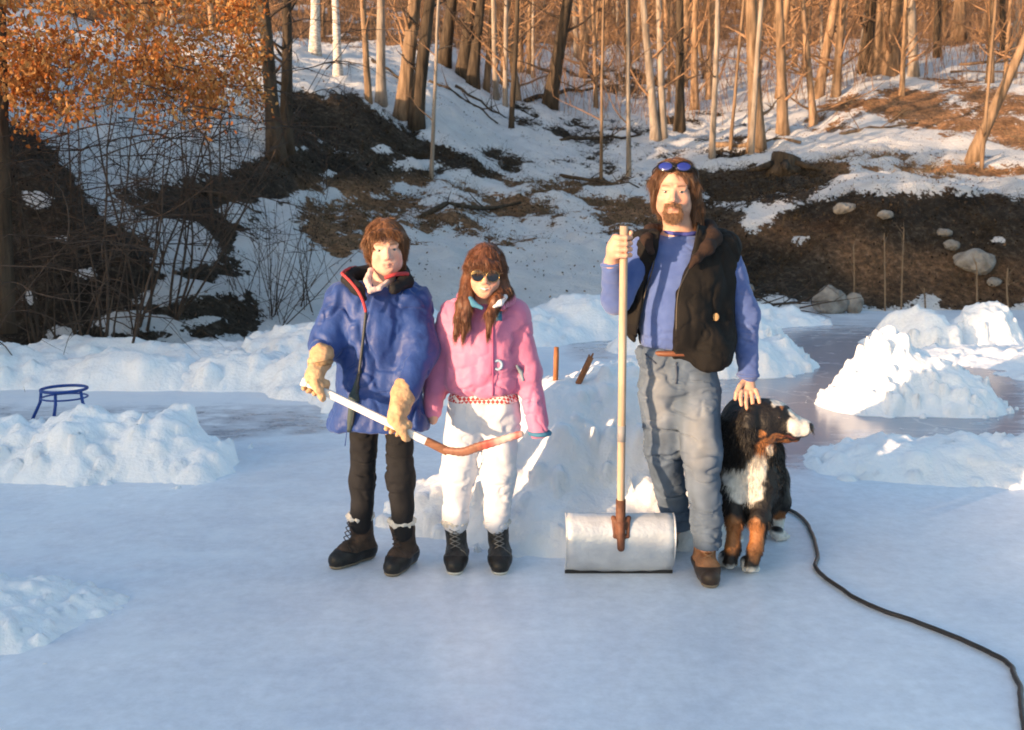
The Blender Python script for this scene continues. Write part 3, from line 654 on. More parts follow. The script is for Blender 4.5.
def patch(name, c, nrm, w, h, th, m, parent, round_=True):
    """small sewn-on or fixed flat piece"""
    n = np.asarray(nrm, float); n /= np.linalg.norm(n); u = np.cross([0, 0, 1], n); u /= np.linalg.norm(u); v = np.cross(n, u)
    an = np.arange(16)*2*PI/16
    if round_: o = [(math.cos(a)*w/2, math.sin(a)*h/2) for a in an]
    else: o = [(max(-1, min(1, 1.5*math.cos(a)))*w/2, max(-1, min(1, 1.5*math.sin(a)))*h/2) for a in an]
    V = [c+n*th+u*a*.9+v*b*.9 for a, b in o]+[c+n*th*.5+u*a+v*b for a, b in o]+[c-n*th+u*a+v*b for a, b in o]+[c+n*th]
    F = np.array([[i, (i+1) % 16, 16+(i+1) % 16, 16+i][::-1] for i in range(16)]+[[16+i, 16+(i+1) % 16, 32+(i+1) % 16, 32+i][::-1] for i in range(16)])
    T = np.array([[48, i, (i+1) % 16] for i in range(16)])
    return mesh_np(name, np.array(V), [F, T], m, parent)
def surf_y(V, x, z, r=.012):
    """front surface depth of a mesh near x,z"""
    d = (V[:, 0]-x)**2+(V[:, 2]-z)**2; k = d < r*r
    return V[k, 1].min() if k.any() else V[np.argmin(d), 1]
def ring(name, c, rx, ry, th, m, parent, tilt=0, h=None, n=32, a0=0, a1=2*PI):
    B = MB(); an = np.linspace(a0, a1, n)
    p = [np.array([c[0]+rx*math.cos(a), c[1]+ry*math.sin(a), c[2]+tilt*math.cos(a)*rx]) for a in an]
    B.tube(p, th, 8, cap=abs(a1-a0) < 6.2); return B.build(name, m, parent)
M_rubber = mat('boot_rubber', (.02, .018, .017), .45, .3, 30, .2, 90)
M_sole = mat('boot_sole', (.22, .18, .13), .7, .2, 30)
M_fleece = mat('fleece', (.62, .58, .52), .95, .15, 60, .8, 160)
M_lace = mat('lace', (.05, .04, .035), .8)
def boots(parent, heel, toe, h, wd, ar, top, m_up, fleece=True, m_sole=None, m_rub=None, lacecol=None, rubz=.062, seed=1, label=None):
    heel = np.asarray(heel, float); toe = np.asarray(toe, float); top = np.asarray(top, float)
    S = Solid(.0045); boot_shape(S, heel, toe, h, wd, ar, top); cut_below(S, .012); cut_above(S, top[2], .008)
    S.noise(.0028, (28, 28, 28), seed); b = S.obj('boot', m_up, parent)
    if label: b['label'] = label
    R = Solid(.0045); boot_shape(R, heel, toe, h, wd+.0045, ar+.004, top); cut_below(R, .012)
    d = (toe-heel); L = np.linalg.norm(d[:2]); d = d/L
    # rubber foot: low at the ankle, high over the toes
    def f(X, Y, Z):
        t = ((X-heel[0])*d[0]+(Y-heel[1])*d[1])/L
        return (rubz+.028*np.clip((t-.55)*3, 0, 1)-Z)
    R.func(f, (-BIG, -BIG, 0), (BIG, BIG, BIG), .004); R.obj('rubber_foot', m_rub or M_rubber, b)
    R = Solid(.0045); boot_shape(R, heel, toe, h, wd+.008, ar, top); cut_above(R, .016, .003); cut_below(R, .001, .002); R.obj('sole', m_sole or M_sole, b)
    if fleece:
        F = Solid(.004); n = 14
        for i in range(n):
            a = 2*PI*i/n; a2 = 2*PI*(i+1)/n; rr = ar*.86
            F.cone(top+[rr*math.cos(a), rr*math.sin(a), .004], top+[rr*math.cos(a2), rr*math.sin(a2), .004], .0135, .0135, .010)
        F.noise(.007, (70, 70, 70), seed+4); F.obj('fleece_lining', M_fleece, b)
    # laces criss-cross over the instep
    B = MB(); up = top+d*(ar*.9)*.9
    lo = heel+d*(L*.60)+np.array([0, 0, .098]); s = np.array([-d[1], d[0], 0]); nn = 5
    for i in range(nn):
        for q in (-1, 1):
            a = lo*(1-i/nn)+up*(i/nn); c = lo*(1-(i+1)/nn)+up*((i+1)/nn)
            off = d*.004+np.array([0, 0, .002]); B.tube([a+s*q*.022+off, (a+c)/2+off*2, c-s*q*.022+off], .0024, 5)
    B.tube(smoothpath([lo+s*.02+d*.01, lo+s*.045+[0, 0, -.02]+d*.01, lo+s*.05+[0, 0, -.06]]), .002, 5)
    B.build('laces', lacecol or M_lace, b)
    return b
# ------------------------------------------------------------------ the man
Ym = 4.22
man = empty('person', G(700, 572), 'man in a blue sweatshirt, black padded vest and jeans, standing with a tall snow scoop', 'person')
hm = Head(P(674.5, 190, 4.185), rotm(-.20, .10, .02), 1.02)
SHT = P(624, 226, 3.975); SHB = P(620.5, 528, 4.10); SHD = (SHT-SHB)/np.linalg.norm(SHT-SHB)
gripc = P(623.5, 246, 3.98)
S = Solid(.0034)
hm.skull(S, 0, 1.04)
S.cone(hm.w((0, .014, -.06)), P(680, 236, 4.25), .056, .064, .03)
S.cone(P(655, 250, 4.24), P(712, 250, 4.24), .06, .06, .05); S.cone(P(682, 260, 4.25), P(676, 350, 4.25), .10, .10, .06)
S.chain([P(645, 250, 4.23), P(616, 299, 4.16), P(612, 262, 4.03)], [.042, .034, .027], .02)
S.chain([P(724, 254, 4.25), P(743, 315, 4.28), P(748, 374, 4.19)], [.042, .034, .027], .02)
S.cone(P(676, 350, 4.25), P(697, 385, 4.2), .09, .08, .05); S.chain([P(697, 385, 4.2), P(702, 455, 4.12), P(707, 545, 4.14), P(707, 556, 4.16)], [.065, .042, .028, .024], .03)
S.cone(P(676, 350, 4.25), P(662, 385, 4.23), .09, .08, .05); S.chain([P(662, 385, 4.23), P(663, 445, 4.27), P(676, 528, 4.42)], [.065, .042, .03], .03)
grip(S, gripc, SHD, np.array([-1, .25, 0.]), .0185, P(611, 266, 4.03), fr=.0105, width=.094, wr=.028, turn=1)
# left hand laid on the dog's head
wl = P(748, 376, 4.185); kn = P(749, 390, 4.165)
S.cone(wl, kn, .026, .030, .015, sy=.75)
for i, (a, b, c) in enumerate([((741.5, 392), (740.5, 399), (741.5, 405)), ((746.5, 393), (746, 402), (747, 408.5)), ((751.5, 392.5), (752.5, 401), (753, 407)), ((756, 390.5), (758.5, 397.5), (759.5, 402.5))]):
    finger(S, [kn, P(*a, 4.14), P(*b, 4.118), P(*c, 4.115)], .0105, .0078)
finger(S, [wl+[-.008, -.005, -.01], P(740, 386, 4.15), P(736.5, 393, 4.135), P(735.5, 399, 4.13)], .012, .008)
S.obj('body', M_skin, man, lambda V: hm.skin(V, (.56, .315, .225), (.16, .085, .045), flush=.35))
hm.eyes(man, (.05, .07, .09))
# hair, brown, to the shoulders
hc = (.13, .058, .026)
M_hairb = mat('brown_hair', hc, .5, .35, 60, .5, 120, attr=True, spec=.45, stretch=(1, 1, .15))
def face_open(S, hd, w=.062, top=.075, y=-.03, k=.01):
    hd.e(S, (0, -.115, -.02), (w, .10, .098+(top-.075)), k, '-')
H = Solid(.0036)
hm.e(H, (0, .018, .036), (.085, .104, .093), .01)
for q in (-1, 1):
    hm.co(H, (q*.070, -.010, .03), (q*.074, .010, -.040), .024, .018, .03)
hm.co(H, (.070, .03, -.02), (.088, .05, -.13), .034, .022, .03)
hm.co(H, (.084, .03, -.06), (.105, .03, -.165), .03, .012, .03)
hm.co(H, (-.058, .03, -.02), (-.058, .05, -.075), .028, .014, .03)
hm.co(H, (0, .07, .0), (.01, .085, -.13), .07, .05, .03)
face_open(H, hm, .068, .070)
hm.e(H, (.0, -.09, -.09), (.068, .085, .08), .01, '-')
H.noise(.003, (55, 55, 10), 3)
def flow_man(q):
    s = np.sign(q[:, 0]+.012); return np.stack([s*(.65*sstep(.0, .10, q[:, 2])+.0), -.25*sstep(.06, -.06, q[:, 1])*sstep(.02, .1, q[:, 2])+.1, -np.ones(len(q))*.9], 1)
hairs(hm, H, M_hairb, man, 19000, .055, .0017, flow_man, hc, seed=5, curl=.07, keep=lambda q: (q[:, 1] > -.055) | ((q[:, 2] > .085)&(q[:,1]>-.07)))
# goatee and moustache
M_beard = mat('beard', (.17, .085, .045), .6, .3, 60, .5, 150, attr=True)
Bd = Solid(.0026)
hm.e(Bd, (0, -.064, -.101), (.034, .030, .026), .01)
for q in (-1, 1):
    hm.co(Bd, (0, -.100, -.0495), (q*.024, -.086, -.054), .0062, .0058, .006); hm.co(Bd, (q*.024, -.086, -.054), (q*.031, -.072, -.088), .0066, .009, .008)
hm.e(Bd, (0, -.10, -.068), (.0215, .018, .0125), .004, '-')
Bd.noise(.0025, (160, 160, 60), 4)
bo, V, Q = Bd.obj('beard', M_beard, man, lambda V: np.repeat([(.26, .14, .08)], len(V), 0), True)
N = vnormals(V, Q); i = np.random.default_rng(2).choice(len(V), 2600); k = N[i] @ hm.R[:, 1] < .2; i = i[k]
strands('beard_hair', V[i], N[i]*.7+np.array([0, 0, -.8]), .014, .0016, M_beard, bo, 2, .2, np.repeat([(.30, .17, .10)], len(i), 0), .2, 3)
# sunglasses pushed up on the hair
M_lensb = mat('blue_lens', (.02, .03, .22), .12, .05, 5, spec=.9); M_frame = mat('black_frame', (.01, .01, .012), .3, .1)
B = MB()
for q in (-1, 1):
    c = hm.w((q*.036, -.080, .098)); an = np.linspace(0, 2*PI, 20)
    u = hm.R @ np.array([1, q*.25, 0]); v = hm.R @ np.array([0, .55, .83])
    B.tube([c+u*.031*hm.s*math.cos(a)+v*.021*hm.s*math.sin(a) for a in an], .0032, 6, False)
    B.tube(smoothpath([hm.w((q*.064, -.068, .10)), hm.w((q*.088, -.02, .08)), hm.w((q*.092, .04, .05))], 10), .003, 6)
B.tube([hm.w((-.008, -.088, .10)), hm.w((.008, -.088, .10))], .003, 6)
sg = B.build('sunglasses', M_frame, man)
for q in (-1, 1):
    L_ = Solid(.002); R0 = hm.R @ np.array(Matrix.Rotation(q*.25, 3, 'Z') @ Matrix.Rotation(-.58, 3, 'X'))
    L_.ell(hm.w((q*.036, -.080, .098)), np.array([.029, .005, .019])*hm.s, 0, rot=R0); L_.obj('lens', M_lensb, sg)
# sweatshirt
M_sweat = mat('blue_sweatshirt', (.058, .098, .28), .95, .16, 14, .35, 400, col2=(.085, .135, .34), sheen=.3)
def man_torso(S, g=0.):
    S.cone(P(648, 249, 4.24), P(719, 250, 4.25), .058+g, .060+g, .05, sy=1.15)
    S.ell(P(683, 283, 4.235), (.168+g, .128+g, .20), .06)
    S.ell(P(675, 322, 4.225), (.158+g, .142+g, .19), .06)
    S.cone(P(681, 236, 4.25), P(682, 250, 4.24), .07+g, .09+g, .03)
S = Solid(.0048); man_torso(S)
cut_below(S, P(676, 352, 4.09)[2], .01)
S.chain([P(645, 251, 4.23), P(616, 300, 4.16), P(612, 266, 4.045)], [.066, .058, .042], .03)
S.chain([P(724, 255, 4.25), P(744, 315, 4.28), P(748, 373, 4.19)], [.070, .062, .043], .03)
for i, t in enumerate((.25, .45, .62, .8, .92)):   # creases across the forearm sleeve
    c = P(744+4*t, 315+58*t, 4.28-.09*t); S.cone(c+[-.075, -.05, .02], c+[.075, -.05, -.015], .007, .003, .012, 1, '-')
S.noise(.006, (9, 9, 13), 5); S.wrinkle(.006, (7, 7, 11), 6, .07); S.wrinkle(.004, (12, 12, 26), 9, .08)
hm.e(S, (0, -.01, -.135), (.062, .065, .03), .01, '-')
sw, Vsw, _ = S.obj('sweatshirt', M_sweat, man, keep=True)
B = MB(); an = np.linspace(0, 2*PI, 30); cc = P(681.5, 231, 4.235)
B.tube([cc+np.array([.071*math.cos(a), .068*math.sin(a), .012*math.sin(a)]) for a in an], .0085, 8, False); B.build('neck_band', mat('navy_rib', (.06, .07, .28), .9, .2, 60), sw)
for c, n_, r_ in ((P(748, 375, 4.19), 1, .041), (P(612, 265, 4.04), 2, .040)):
    B = MB(); B.tube([c+np.array([r_*math.cos(a), r_*math.sin(a), 0]) for a in an], .009, 8, False); B.build('cuff', M_sweat, sw)
# vest
M_vest = mat('black_vest_cloth', (.006, .0055, .0055), .8, .35, 12, .3, 200, col2=(.013, .011, .010), spec=.2)
S = Solid(.005); man_torso(S, .034)
S.cone(P(640, 262, 4.24), P(637, 322, 4.22), .055, .065, .05); S.cone(P(722, 262, 4.25), P(718, 335, 4.22), .062, .078, .05)
S.cone(P(652, 240, 4.27), P(711, 242, 4.27), .05, .05, .03)
S.ell(P(707, 350, 4.2), (.11, .15, .13), .05)
zl = lambda py: P(700, py, 4.1)[2]
ZP = [zl(p) for p in (226, 262, 292, 330, 376)][::-1]
XL = [P(x, 300, 4.08)[0] for x in (662, 656, 649, 641, 637)][::-1]; XR = [P(x, 300, 4.08)[0] for x in (699, 690, 677, 675, 677)][::-1]
def openf(X, Y, Z):
    xl = np.interp(Z.ravel(), ZP, XL).reshape(Z.shape); xr = np.interp(Z.ravel(), ZP, XR).reshape(Z.shape)
    return np.maximum(np.maximum(xl-X, X-xr), (Y-4.27)*.8)
S.func(openf, (.3, 3.9, .5), (1.1, 4.4, 1.7), .012)
# armholes and hem
S.cone(P(628, 240, 4.2), P(600, 330, 4.1), .05, .09, .02, 1, '-'); S.cone(P(752, 262, 4.24), P(768, 340, 4.22), .070, .085, .02, 1, '-')
zh1 = P(640, 352, 4.1)[2]; zh2 = P(705, 372, 4.08)[2]; xa = P(655, 300, 4.1)[0]; xb = P(672, 300, 4.1)[0]
S.func(lambda X, Y, Z: Z-(zh1+(zh2-zh1)*sstep(xa, xb, X))+0*Y, (-BIG, -BIG, -BIG), (BIG, BIG, max(zh1, zh2)+.02), .02)
S.cone(hm.w((0, .0, -.06)), P(681, 244, 4.22), .070, .074, .01, 1, '-')
for x, dx in ((690, 3), (706, -4), (722, 2), (634, 2), (646, -2)):
    S.cone(P(x, 262, 4.05), P(x+dx, 350, 4.04), .008, .006, .03, 1, '-')
S.noise(.007, (12, 12, 7), 15); S.wrinkle(.008, (12, 12, 6), 16, .09); S.wrinkle(.004, (20, 20, 16), 18, .09)
ve, Vv, _ = S.obj('vest', M_vest, man, keep=True)
# stand-up collar of the vest, folded open at the right
M_cord = mat('brown_corduroy', (.028, .015, .011), .9, .3, 20, .5, 200)
S = Solid(.0042)
S.chain([P(652, 252, 4.10), P(647, 240, 4.15), P(651, 232, 4.26), P(680, 226, 4.35), P(708, 229, 4.28), P(714, 238, 4.17), P(707, 248, 4.085), P(697, 258, 4.05), P(690, 268, 4.045)], [.012, .020, .028, .032, .034, .032, .024, .015, .006], .03, 1)
S.noise(.004, (25, 25, 25), 6); S.obj('collar', M_cord, ve)
def front(Vb, px, py, Y0=4.1):
    p = P(px, py, Y0); y = surf_y(Vb, p[0], p[2]); return P(px, py, y)
M_tan = mat('tan_leather', (.50, .30, .14), .8, .2, 30)
M_snap = mat('brass_snap', (.45, .25, .08), .35, .1, metal=.8)
for px, py, s_, m_, nm in ((716, 317, .026, M_tan, 'pocket_tab'), (634, 277, .012, M_snap, 'snap'), (710, 247, .012, M_snap, 'snap')):
    c = front(Vv, px, py); patch(nm, c, (0, -1, .1), s_, s_*1.3, .004, m_, ve)
B = MB()
for xs_, in (((XL),), ((XR),)):
    pts = []
    for z_, x_ in list(zip(ZP, xs_))[1:]:
        y = surf_y(Vv, x_+(-.012 if xs_ is XL else .012), z_); pts.append((x_+(-.004 if xs_ is XL else .004), y+.004, z_))
    B.tube(smoothpath(pts, 30), .0035, 6)
B.build('zip', mat('zip_teeth', (.05, .045, .04), .4, .2, 80, metal=.5), ve)
# jeans
M_jean = mat('faded_denim', (.105, .135, .175), .9, .3, 9, .4, 350, attr=True)
S = Solid(.0048)
S.ell(P(678, 372, 4.22), (.148, .125, .15), .05); S.cone(P(655, 356, 4.22), P(700, 356, 4.22), .085, .085, .04, sy=1.25)
S.chain([P(697, 388, 4.2), P(702, 455, 4.125), P(706, 520, 4.135), P(707, 560, 4.13)], [.102, .080, .066, .068], .04)
S.chain([P(661, 388, 4.22), P(663, 448, 4.265), P(677, 530, 4.43), P(679, 550, 4.45)], [.100, .076, .066, .064], .04)
cut_above(S, P(680, 350, 4.1)[2], .01); cut_below(S, .122, .006)
S.cone(P(681, 380, 4.21), P(683, 402, 4.20), .088, .07, .03)
for q, (a, b) in enumerate([((685, 396), (715, 390)), ((648, 398), (674, 404)), ((686, 446), (716, 452)), ((688, 458), (716, 449)), ((690, 478), (720, 470)), ((690, 500), (722, 508)), ((692, 520), (722, 513)), ((692, 534), (722, 540)), ((647, 440), (675, 446)), ((648, 462), (678, 454)), ((652, 482), (682, 490))]):
    Yf = 4.03 if a[0] > 680 else 4.16+.15*sstep(440, 540, a[1]); S.cone(P(*a, Yf), P(*b, Yf+.01), .006, .009, .02, 1, '-')
S.noise(.006, (10, 10, 10), 25); S.wrinkle(.008, (7, 7, 15), 26, .08); S.wrinkle(.005, (12, 12, 26), 28, .08)
def jc(V):
    a, b = proj(V[:, 0], V[:, 1], V[:, 2]); c = np.repeat([(.095, .13, .185)], len(V), 0)
    f = np.maximum(np.exp(-((a-699)/13)**2-((b-440)/42)**2), .9*np.exp(-((a-658)/11)**2-((b-400)/34)**2)); f = f*(V[:, 1] < 4.2)*(.75+.5*fbm(V[:, 0]*14, V[:, 1]*14, V[:, 2]*14, 3, 4))
    f = np.clip(f, 0, 1)[:, None]; c = c*(1-f)+np.array([.29, .305, .33])*f
    return c*(.85+.35*(vnoise(V[:, 0]*40, V[:, 1]*40, V[:, 2]*5, 4)*.5+.5))[:, None]
je, Vj, _ = S.obj('jeans', M_jean, man, jc, True)
B = MB(); bz = P(680, 354, 4.1)[2]; bc = P(677, 354, 4.22)
B.tube([np.array([bc[0]+.1555*math.cos(a), bc[1]+.128*math.sin(a), bz+.002*math.sin(3*a)]) for a in np.linspace(0, 2*PI, 40)], .012, 8, False); B.build('belt', mat('brown_belt', (.16, .06, .03), .5, .2), man)
B = MB(); zz = [(676, 362), (677, 376), (676, 384)]
B.tube([front(Vj, *q)+[0, -.001, 0] for q in zz], .0035, 6)
M_seam = mat('denim_seam', (.06, .075, .11), .9); B.build('fly_seam', M_seam, je)
for pth in ([front(Vj, 652+q, 360+q*.9)+[0, -.0005, 0] for q in (-7, -3, 1, 4)], [front(Vj, 700+q, 362-q*.7)+[0, -.0005, 0] for q in (-4, 0, 5, 8)]):
    B = MB(); B.tube(pth, .003, 6); B.build('pocket_seam', M_seam, je)
M_tanboot = mat('tan_boot_leather', (.36, .165, .075), .7, .25, 25, .4, 120)
g1 = G(707, 580); M_brub = mat('brown_rubber', (.05, .032, .022), .4, .3, 30)
boots(man, (.845, 4.26, 0), (.835, 3.965, 0), .14, .047, .05, (P(706, 549, 4.15)[0], 4.145, .20), M_tanboot, False, None, M_brub, mat('tan_lace', (.30, .17, .09), .8), .058, 3)
boots(man, (.745, 4.60, 0), (.69, 4.32, 0), .14, .047, .05, (.72, 4.50, .15), M_tanboot, False, None, M_brub, None, .058, 4)
# ------------------------------------------------------------------ the boy
boy = empty('person', G(375, 563), 'child in a long blue winter jacket and tan gloves holding a hockey stick', 'person')
hb = Head(P(386, 248, 4.20), rotm(.16, .06, -.07), .97, True)
GLc = [P(313.5, 384.5, 4.02), P(399, 417.5, 3.98)]
S = Solid(.0036); hb.skull(S, .25, 1.0)
S.cone(hb.w((0, .014, -.06)), P(381, 292, 4.26), .045, .052, .03)
S.cone(P(350, 298, 4.27), P(406, 299, 4.27), .05, .05, .05); S.cone(P(380, 310, 4.27), P(380, 400, 4.27), .10, .10, .06)
S.chain([P(343, 300, 4.27), P(328, 348, 4.2), P(320, 364, 4.09)], [.042, .036, .025], .02); S.chain([P(413, 302, 4.26), P(422, 350, 4.21), P(406, 392, 4.06)], [.038, .032, .024], .02)
S.cone(P(380, 400, 4.27), P(366, 430, 4.29), .08, .045, .05); S.cone(P(380, 400, 4.27), P(398, 430, 4.25), .08, .045, .05)
S.chain([P(366, 430, 4.29), P(363, 475, 4.3), P(362, 520, 4.3)], [.045, .042, .034], .03); S.chain([P(398, 430, 4.25), P(401, 475, 4.22), P(402, 528, 4.22)], [.05, .042, .034], .03)
# hands inside the gloves
S.ell(P(316, 378, 4.03), (.03, .022, .035), .02); S.ell(P(401, 404, 4.02), (.03, .022, .035), .02)
S.obj('body', M_skin, boy, lambda V: hb.skin(V, (.66, .40, .31), (.20, .11, .055), flush=.55))
hb.eyes(boy, (.10, .13, .16))
hc = (.19, .082, .032)
M_hairg = mat('chestnut_hair', hc, .5, .35, 60, .5, 120, attr=True, spec=.45, stretch=(1, 1, .15))
H = Solid(.0036); hb.e(H, (0, .018, .036), (.085, .104, .093), .01)
for q in (-1, 1): hb.co(H, (q*.070, -.008, .03), (q*.074, .012, -.028), .024, .016, .03)
hb.co(H, (0, .07, .0), (.0, .075, -.075), .07, .045, .03); hb.co(H, (.05, .06, .0), (.062, .05, -.075), .045, .02, .03)
hb.e(H, (0.004, -.11, -.028), (.062, .09, .096), .006, '-'); hb.e(H, (0, -.08, -.11), (.07, .08, .09), .01, '-')
hb.e(H, (.0, -.082, .074), (.060, .026, .017), .012)      # fringe
H.noise(.003, (60, 60, 12), 7)
def flow_boy(q):
    s = np.sign(q[:, 0]+.004); return np.stack([s*(.35*sstep(.03, .11, q[:, 2]))+.04, -.5*sstep(.05, -.08, q[:, 1])*sstep(.03, .1, q[:, 2]), -np.ones(len(q))], 1)
hairs(hb, H, M_hairg, boy, 18000, .042, .0016, flow_boy, hc, seed=8, curl=.08, keep=lambda q: (q[:, 1] > -.07) | (q[:, 2] > .062))
# jacket
M_jack = mat('blue_shell_fabric', (.008, .030, .155), .55, .25, 9, .25, 90, col2=(.016, .056, .235), spec=.4, sheen=.2)
S = Solid(.005)
S.cone(P(350, 297, 4.28), P(407, 298, 4.28), .072, .078, .06, sy=1.15)
S.ell(P(380, 330, 4.27), (.195, .15, .20), .06); S.ell(P(380, 385, 4.27), (.198, .158, .25), .07)
S.cone(P(355, 425, 4.27), P(405, 425, 4.27), .115, .115, .05, sy=1.25)
cut_below(S, P(380, 436, 4.12)[2], .012)
S.chain([P(342, 302, 4.27), P(327, 343, 4.19), P(322, 351, 4.13)], [.082, .074, .058], .03)
S.chain([P(413, 303, 4.26), P(420, 350, 4.20), P(406, 392, 4.06)], [.084, .080, .056], .03)
S.cone(P(332, 352, 4.0), P(344, 420, 4.05), .01, .01, .05, 1, '-')
def crease(S, pts, r=.007, k=.025):
    for a, b in zip(pts[:-1], pts[1:]): S.cone(a, b, r, r, k, 1, '-')
for a, b in (((335, 332), (322, 318)), ((334, 345), (315, 336)), ((338, 352), (318, 350)), ((408, 345), (436, 336)), ((404, 356), (436, 352)), ((402, 368), (430, 372)), ((410, 330), (432, 318)), ((400, 378), (425, 383))):
    crease(S, [P(*a, 4.10 if a[0] > 380 else 4.08), P(*b, 4.13)], .005)
for a, b in (((366, 330), (352, 398)), ((378, 352), (372, 425)), ((395, 320), (384, 380)), ((390, 392), (398, 432)), ((356, 404), (350, 432)), ((362, 410), (365, 434)), ((384, 405), (382, 434))):
    crease(S, [P(*a, 4.095), P(*b, 4.09)], .006, .03)
crease(S, [P(345, 314, 4.12), P(347, 345, 4.08), P(340, 375, 4.09)], .01, .04); crease(S, [P(402, 316, 4.12), P(401, 350, 4.09), P(396, 385, 4.09)], .012, .04)
S.noise(.009, (8, 8, 6), 33); S.wrinkle(.010, (9, 9, 4), 34, .08); S.wrinkle(.007, (11, 11, 14), 35, .08); S.noise(.002, (30, 30, 24), 38, 2)
ja, Vb, _ = S.obj('jacket', M_jack, boy, keep=True)
M_lining = mat('black_lining', (.014, .014, .016), .85, .2, 40)
M_red = mat('red_piping', (.42, .045, .05), .7, .1)
M_jpale = mat('pale_neckerchief', (.62, .45, .42), .85, .2, 40, .4, 120)
# collar: stands at the back, opens to the left in a dark flap edged red
S = Solid(.004)
S.chain([P(346, 279, 4.22), P(352, 274, 4.30), P(378, 272, 4.36), P(401, 273, 4.32), P(406, 281, 4.22), P(394, 289, 4.14)], [.024, .03, .035, .034, .030, .022], .02)
S.chain([P(349, 281, 4.18), P(357, 288, 4.13), P(364, 298, 4.10)], [.026, .024, .012], .02)
S.noise(.003, (30, 30, 30), 3); col_, Vc, _ = S.obj('collar', M_lining, ja, keep=True)
B = MB(); q = [P(342, 273.5, 4.165), P(350, 281, 4.125), P(358, 291, 4.09), P(363, 301, 4.08), P(366, 312, 4.085)]
B.tube(smoothpath(q, 20), .0065, 7); B.tube(smoothpath([P(385, 278, 4.115), P(395, 274.5, 4.12), P(406, 273.5, 4.175), P(408, 275, 4.24)], 20), .0085, 7)
B.tube(smoothpath([P(342, 273.5, 4.165), P(346, 270, 4.24), P(356, 267, 4.32)], 14), .0065, 7); B.build('collar_trim', M_red, col_)
S = Solid(.0034)
S.chain([P(371, 270, 4.165), P(367, 280, 4.13), P(370, 291, 4.105)], [.011, .014, .008], .010, 1); S.chain([P(370, 291, 4.105), P(380, 288, 4.11), P(388, 281, 4.14)], [.008, .011, .010], .010)
S.noise(.004, (40, 40, 40), 9); S.obj('scarf', M_jpale, boy)
B = MB()
B.tube(smoothpath([front(Vb, 366, 312)+[0, -.002, 0], front(Vb, 362, 350)+[0, -.003, 0], front(Vb, 357, 390)+[0, -.003, 0], front(Vb, 352, 425)+[0, -.002, 0]], 30), .0065, 6)
B.build('zip', mat('dark_zip', (.05, .055, .06), .5, .3, 90), ja)
S = Solid(.0045); S.chain([front(Vb, 360, 372)+[0, .01, 0], front(Vb, 354, 398)+[0, .006, 0], front(Vb, 349, 430)+[0, .012, 0]], [.010, .020, .014], .02); S.obj('storm_flap', mat('dark_green_flap', (.05, .07, .07), .7, .2), ja)
patch('snap', front(Vb, 387.5, 287), (0, -1, .2), .009, .009, .003, mat('snap_metal', (.5, .5, .52), .3, metal=1), ja)
B = MB(); p0 = front(Vb, 347, 430); B.tube(smoothpath([p0+[0, -.004, 0], P(346, 438, p0[1]-.01), P(345, 446, p0[1]-.008)], 8), .0022, 5); B.build('drawcord', M_jack, ja)
# trousers
M_blk = mat('black_trousers', (.010, .010, .012), .85, .3, 14, .3, 200)
S = Solid(.0046)
S.cone(P(368, 405, 4.27), P(394, 405, 4.27), .085, .085, .05)
S.cone(P(365, 418, 4.28), P(363, 478, 4.3), .064, .056, .03); S.cone(P(363, 478, 4.3), P(361, 524, 4.30), .056, .047, .03)
S.cone(P(398, 415, 4.26), P(401, 478, 4.22), .064, .060, .03); S.cone(P(401, 478, 4.22), P(403, 532, 4.22), .060, .046, .03)
for y in (452, 466, 474, 492): crease(S, [P(350, y, 4.23), P(376, y+5, 4.23)], .004, .015); crease(S, [P(386, y+6, 4.15), P(416, y, 4.15)], .004, .015)
S.noise(.004, (14, 14, 14), 44); S.wrinkle(.006, (10, 10, 22), 45, .09); S.obj('trousers', M_blk, boy)
M_dkboot = mat('dark_brown_boot', (.040, .027, .020), .7, .4, 25, .5, 90, col2=(.075, .045, .03))
a = G(329, 551); b = G(367, 540)
boots(boy, (-.635, 4.40, 0), (-.81, 4.20, 0), .2, .048, .056, (P(360, 519, 4.32)[0], 4.315, .21), M_dkboot, seed=6)
boots(boy, (-.455, 4.35, 0), (-.535, 4.10, 0), .2, .048, .056, (P(402, 527, 4.25)[0], 4.235, .21), M_dkboot, seed=7)
# gloves
M_glove = mat('tan_leather_glove', (.42, .245, .13), .75, .3, 18, .4, 90, col2=(.62, .40, .23))
STT = P(305, 382, 4.03); STH = P(447, 451, 3.93); SDIR = (STH-STT)/np.linalg.norm(STH-STT)
gc1 = STT+SDIR*.045; gc2 = STT+SDIR*(np.linalg.norm(STH-STT)*.655)
S = Solid(.0036)
grip(S, gc1, SDIR, np.array([.0, -.10, 1.]), .014, P(319, 363, 4.08), fr=.0135, width=.098, wr=.034, turn=-1)
S.chain([P(316, 372, 4.045), P(320.5, 361, 4.085), P(322, 354, 4.10)], [.038, .042, .050], .02); S.noise(.004, (40, 40, 40), 3)
g_ = S.obj('glove', M_glove, boy); B = MB(); c = P(320.5, 363, 4.075); B.tube([c+np.array([.042*math.cos(t), .042*math.sin(t), .006*math.cos(t)]) for t in np.linspace(0, 2*PI, 28)], .012, 8, False); B.build('glove_cuff', mat('knit_glove_cuff', (.30, .19, .10), .9, .4, 90), g_)
S = Solid(.0036)
grip(S, gc2, SDIR, np.array([.12, -.35, 1.]), .014, P(402, 398, 4.03), fr=.0135, width=.10, wr=.036, turn=-1)
S.chain([P(400, 408, 4.0), P(403, 396, 4.04), P(405, 389, 4.06)], [.044, .046, .050], .02)
S.noise(.004, (40, 40, 40), 5); S.obj('glove', M_glove, boy)
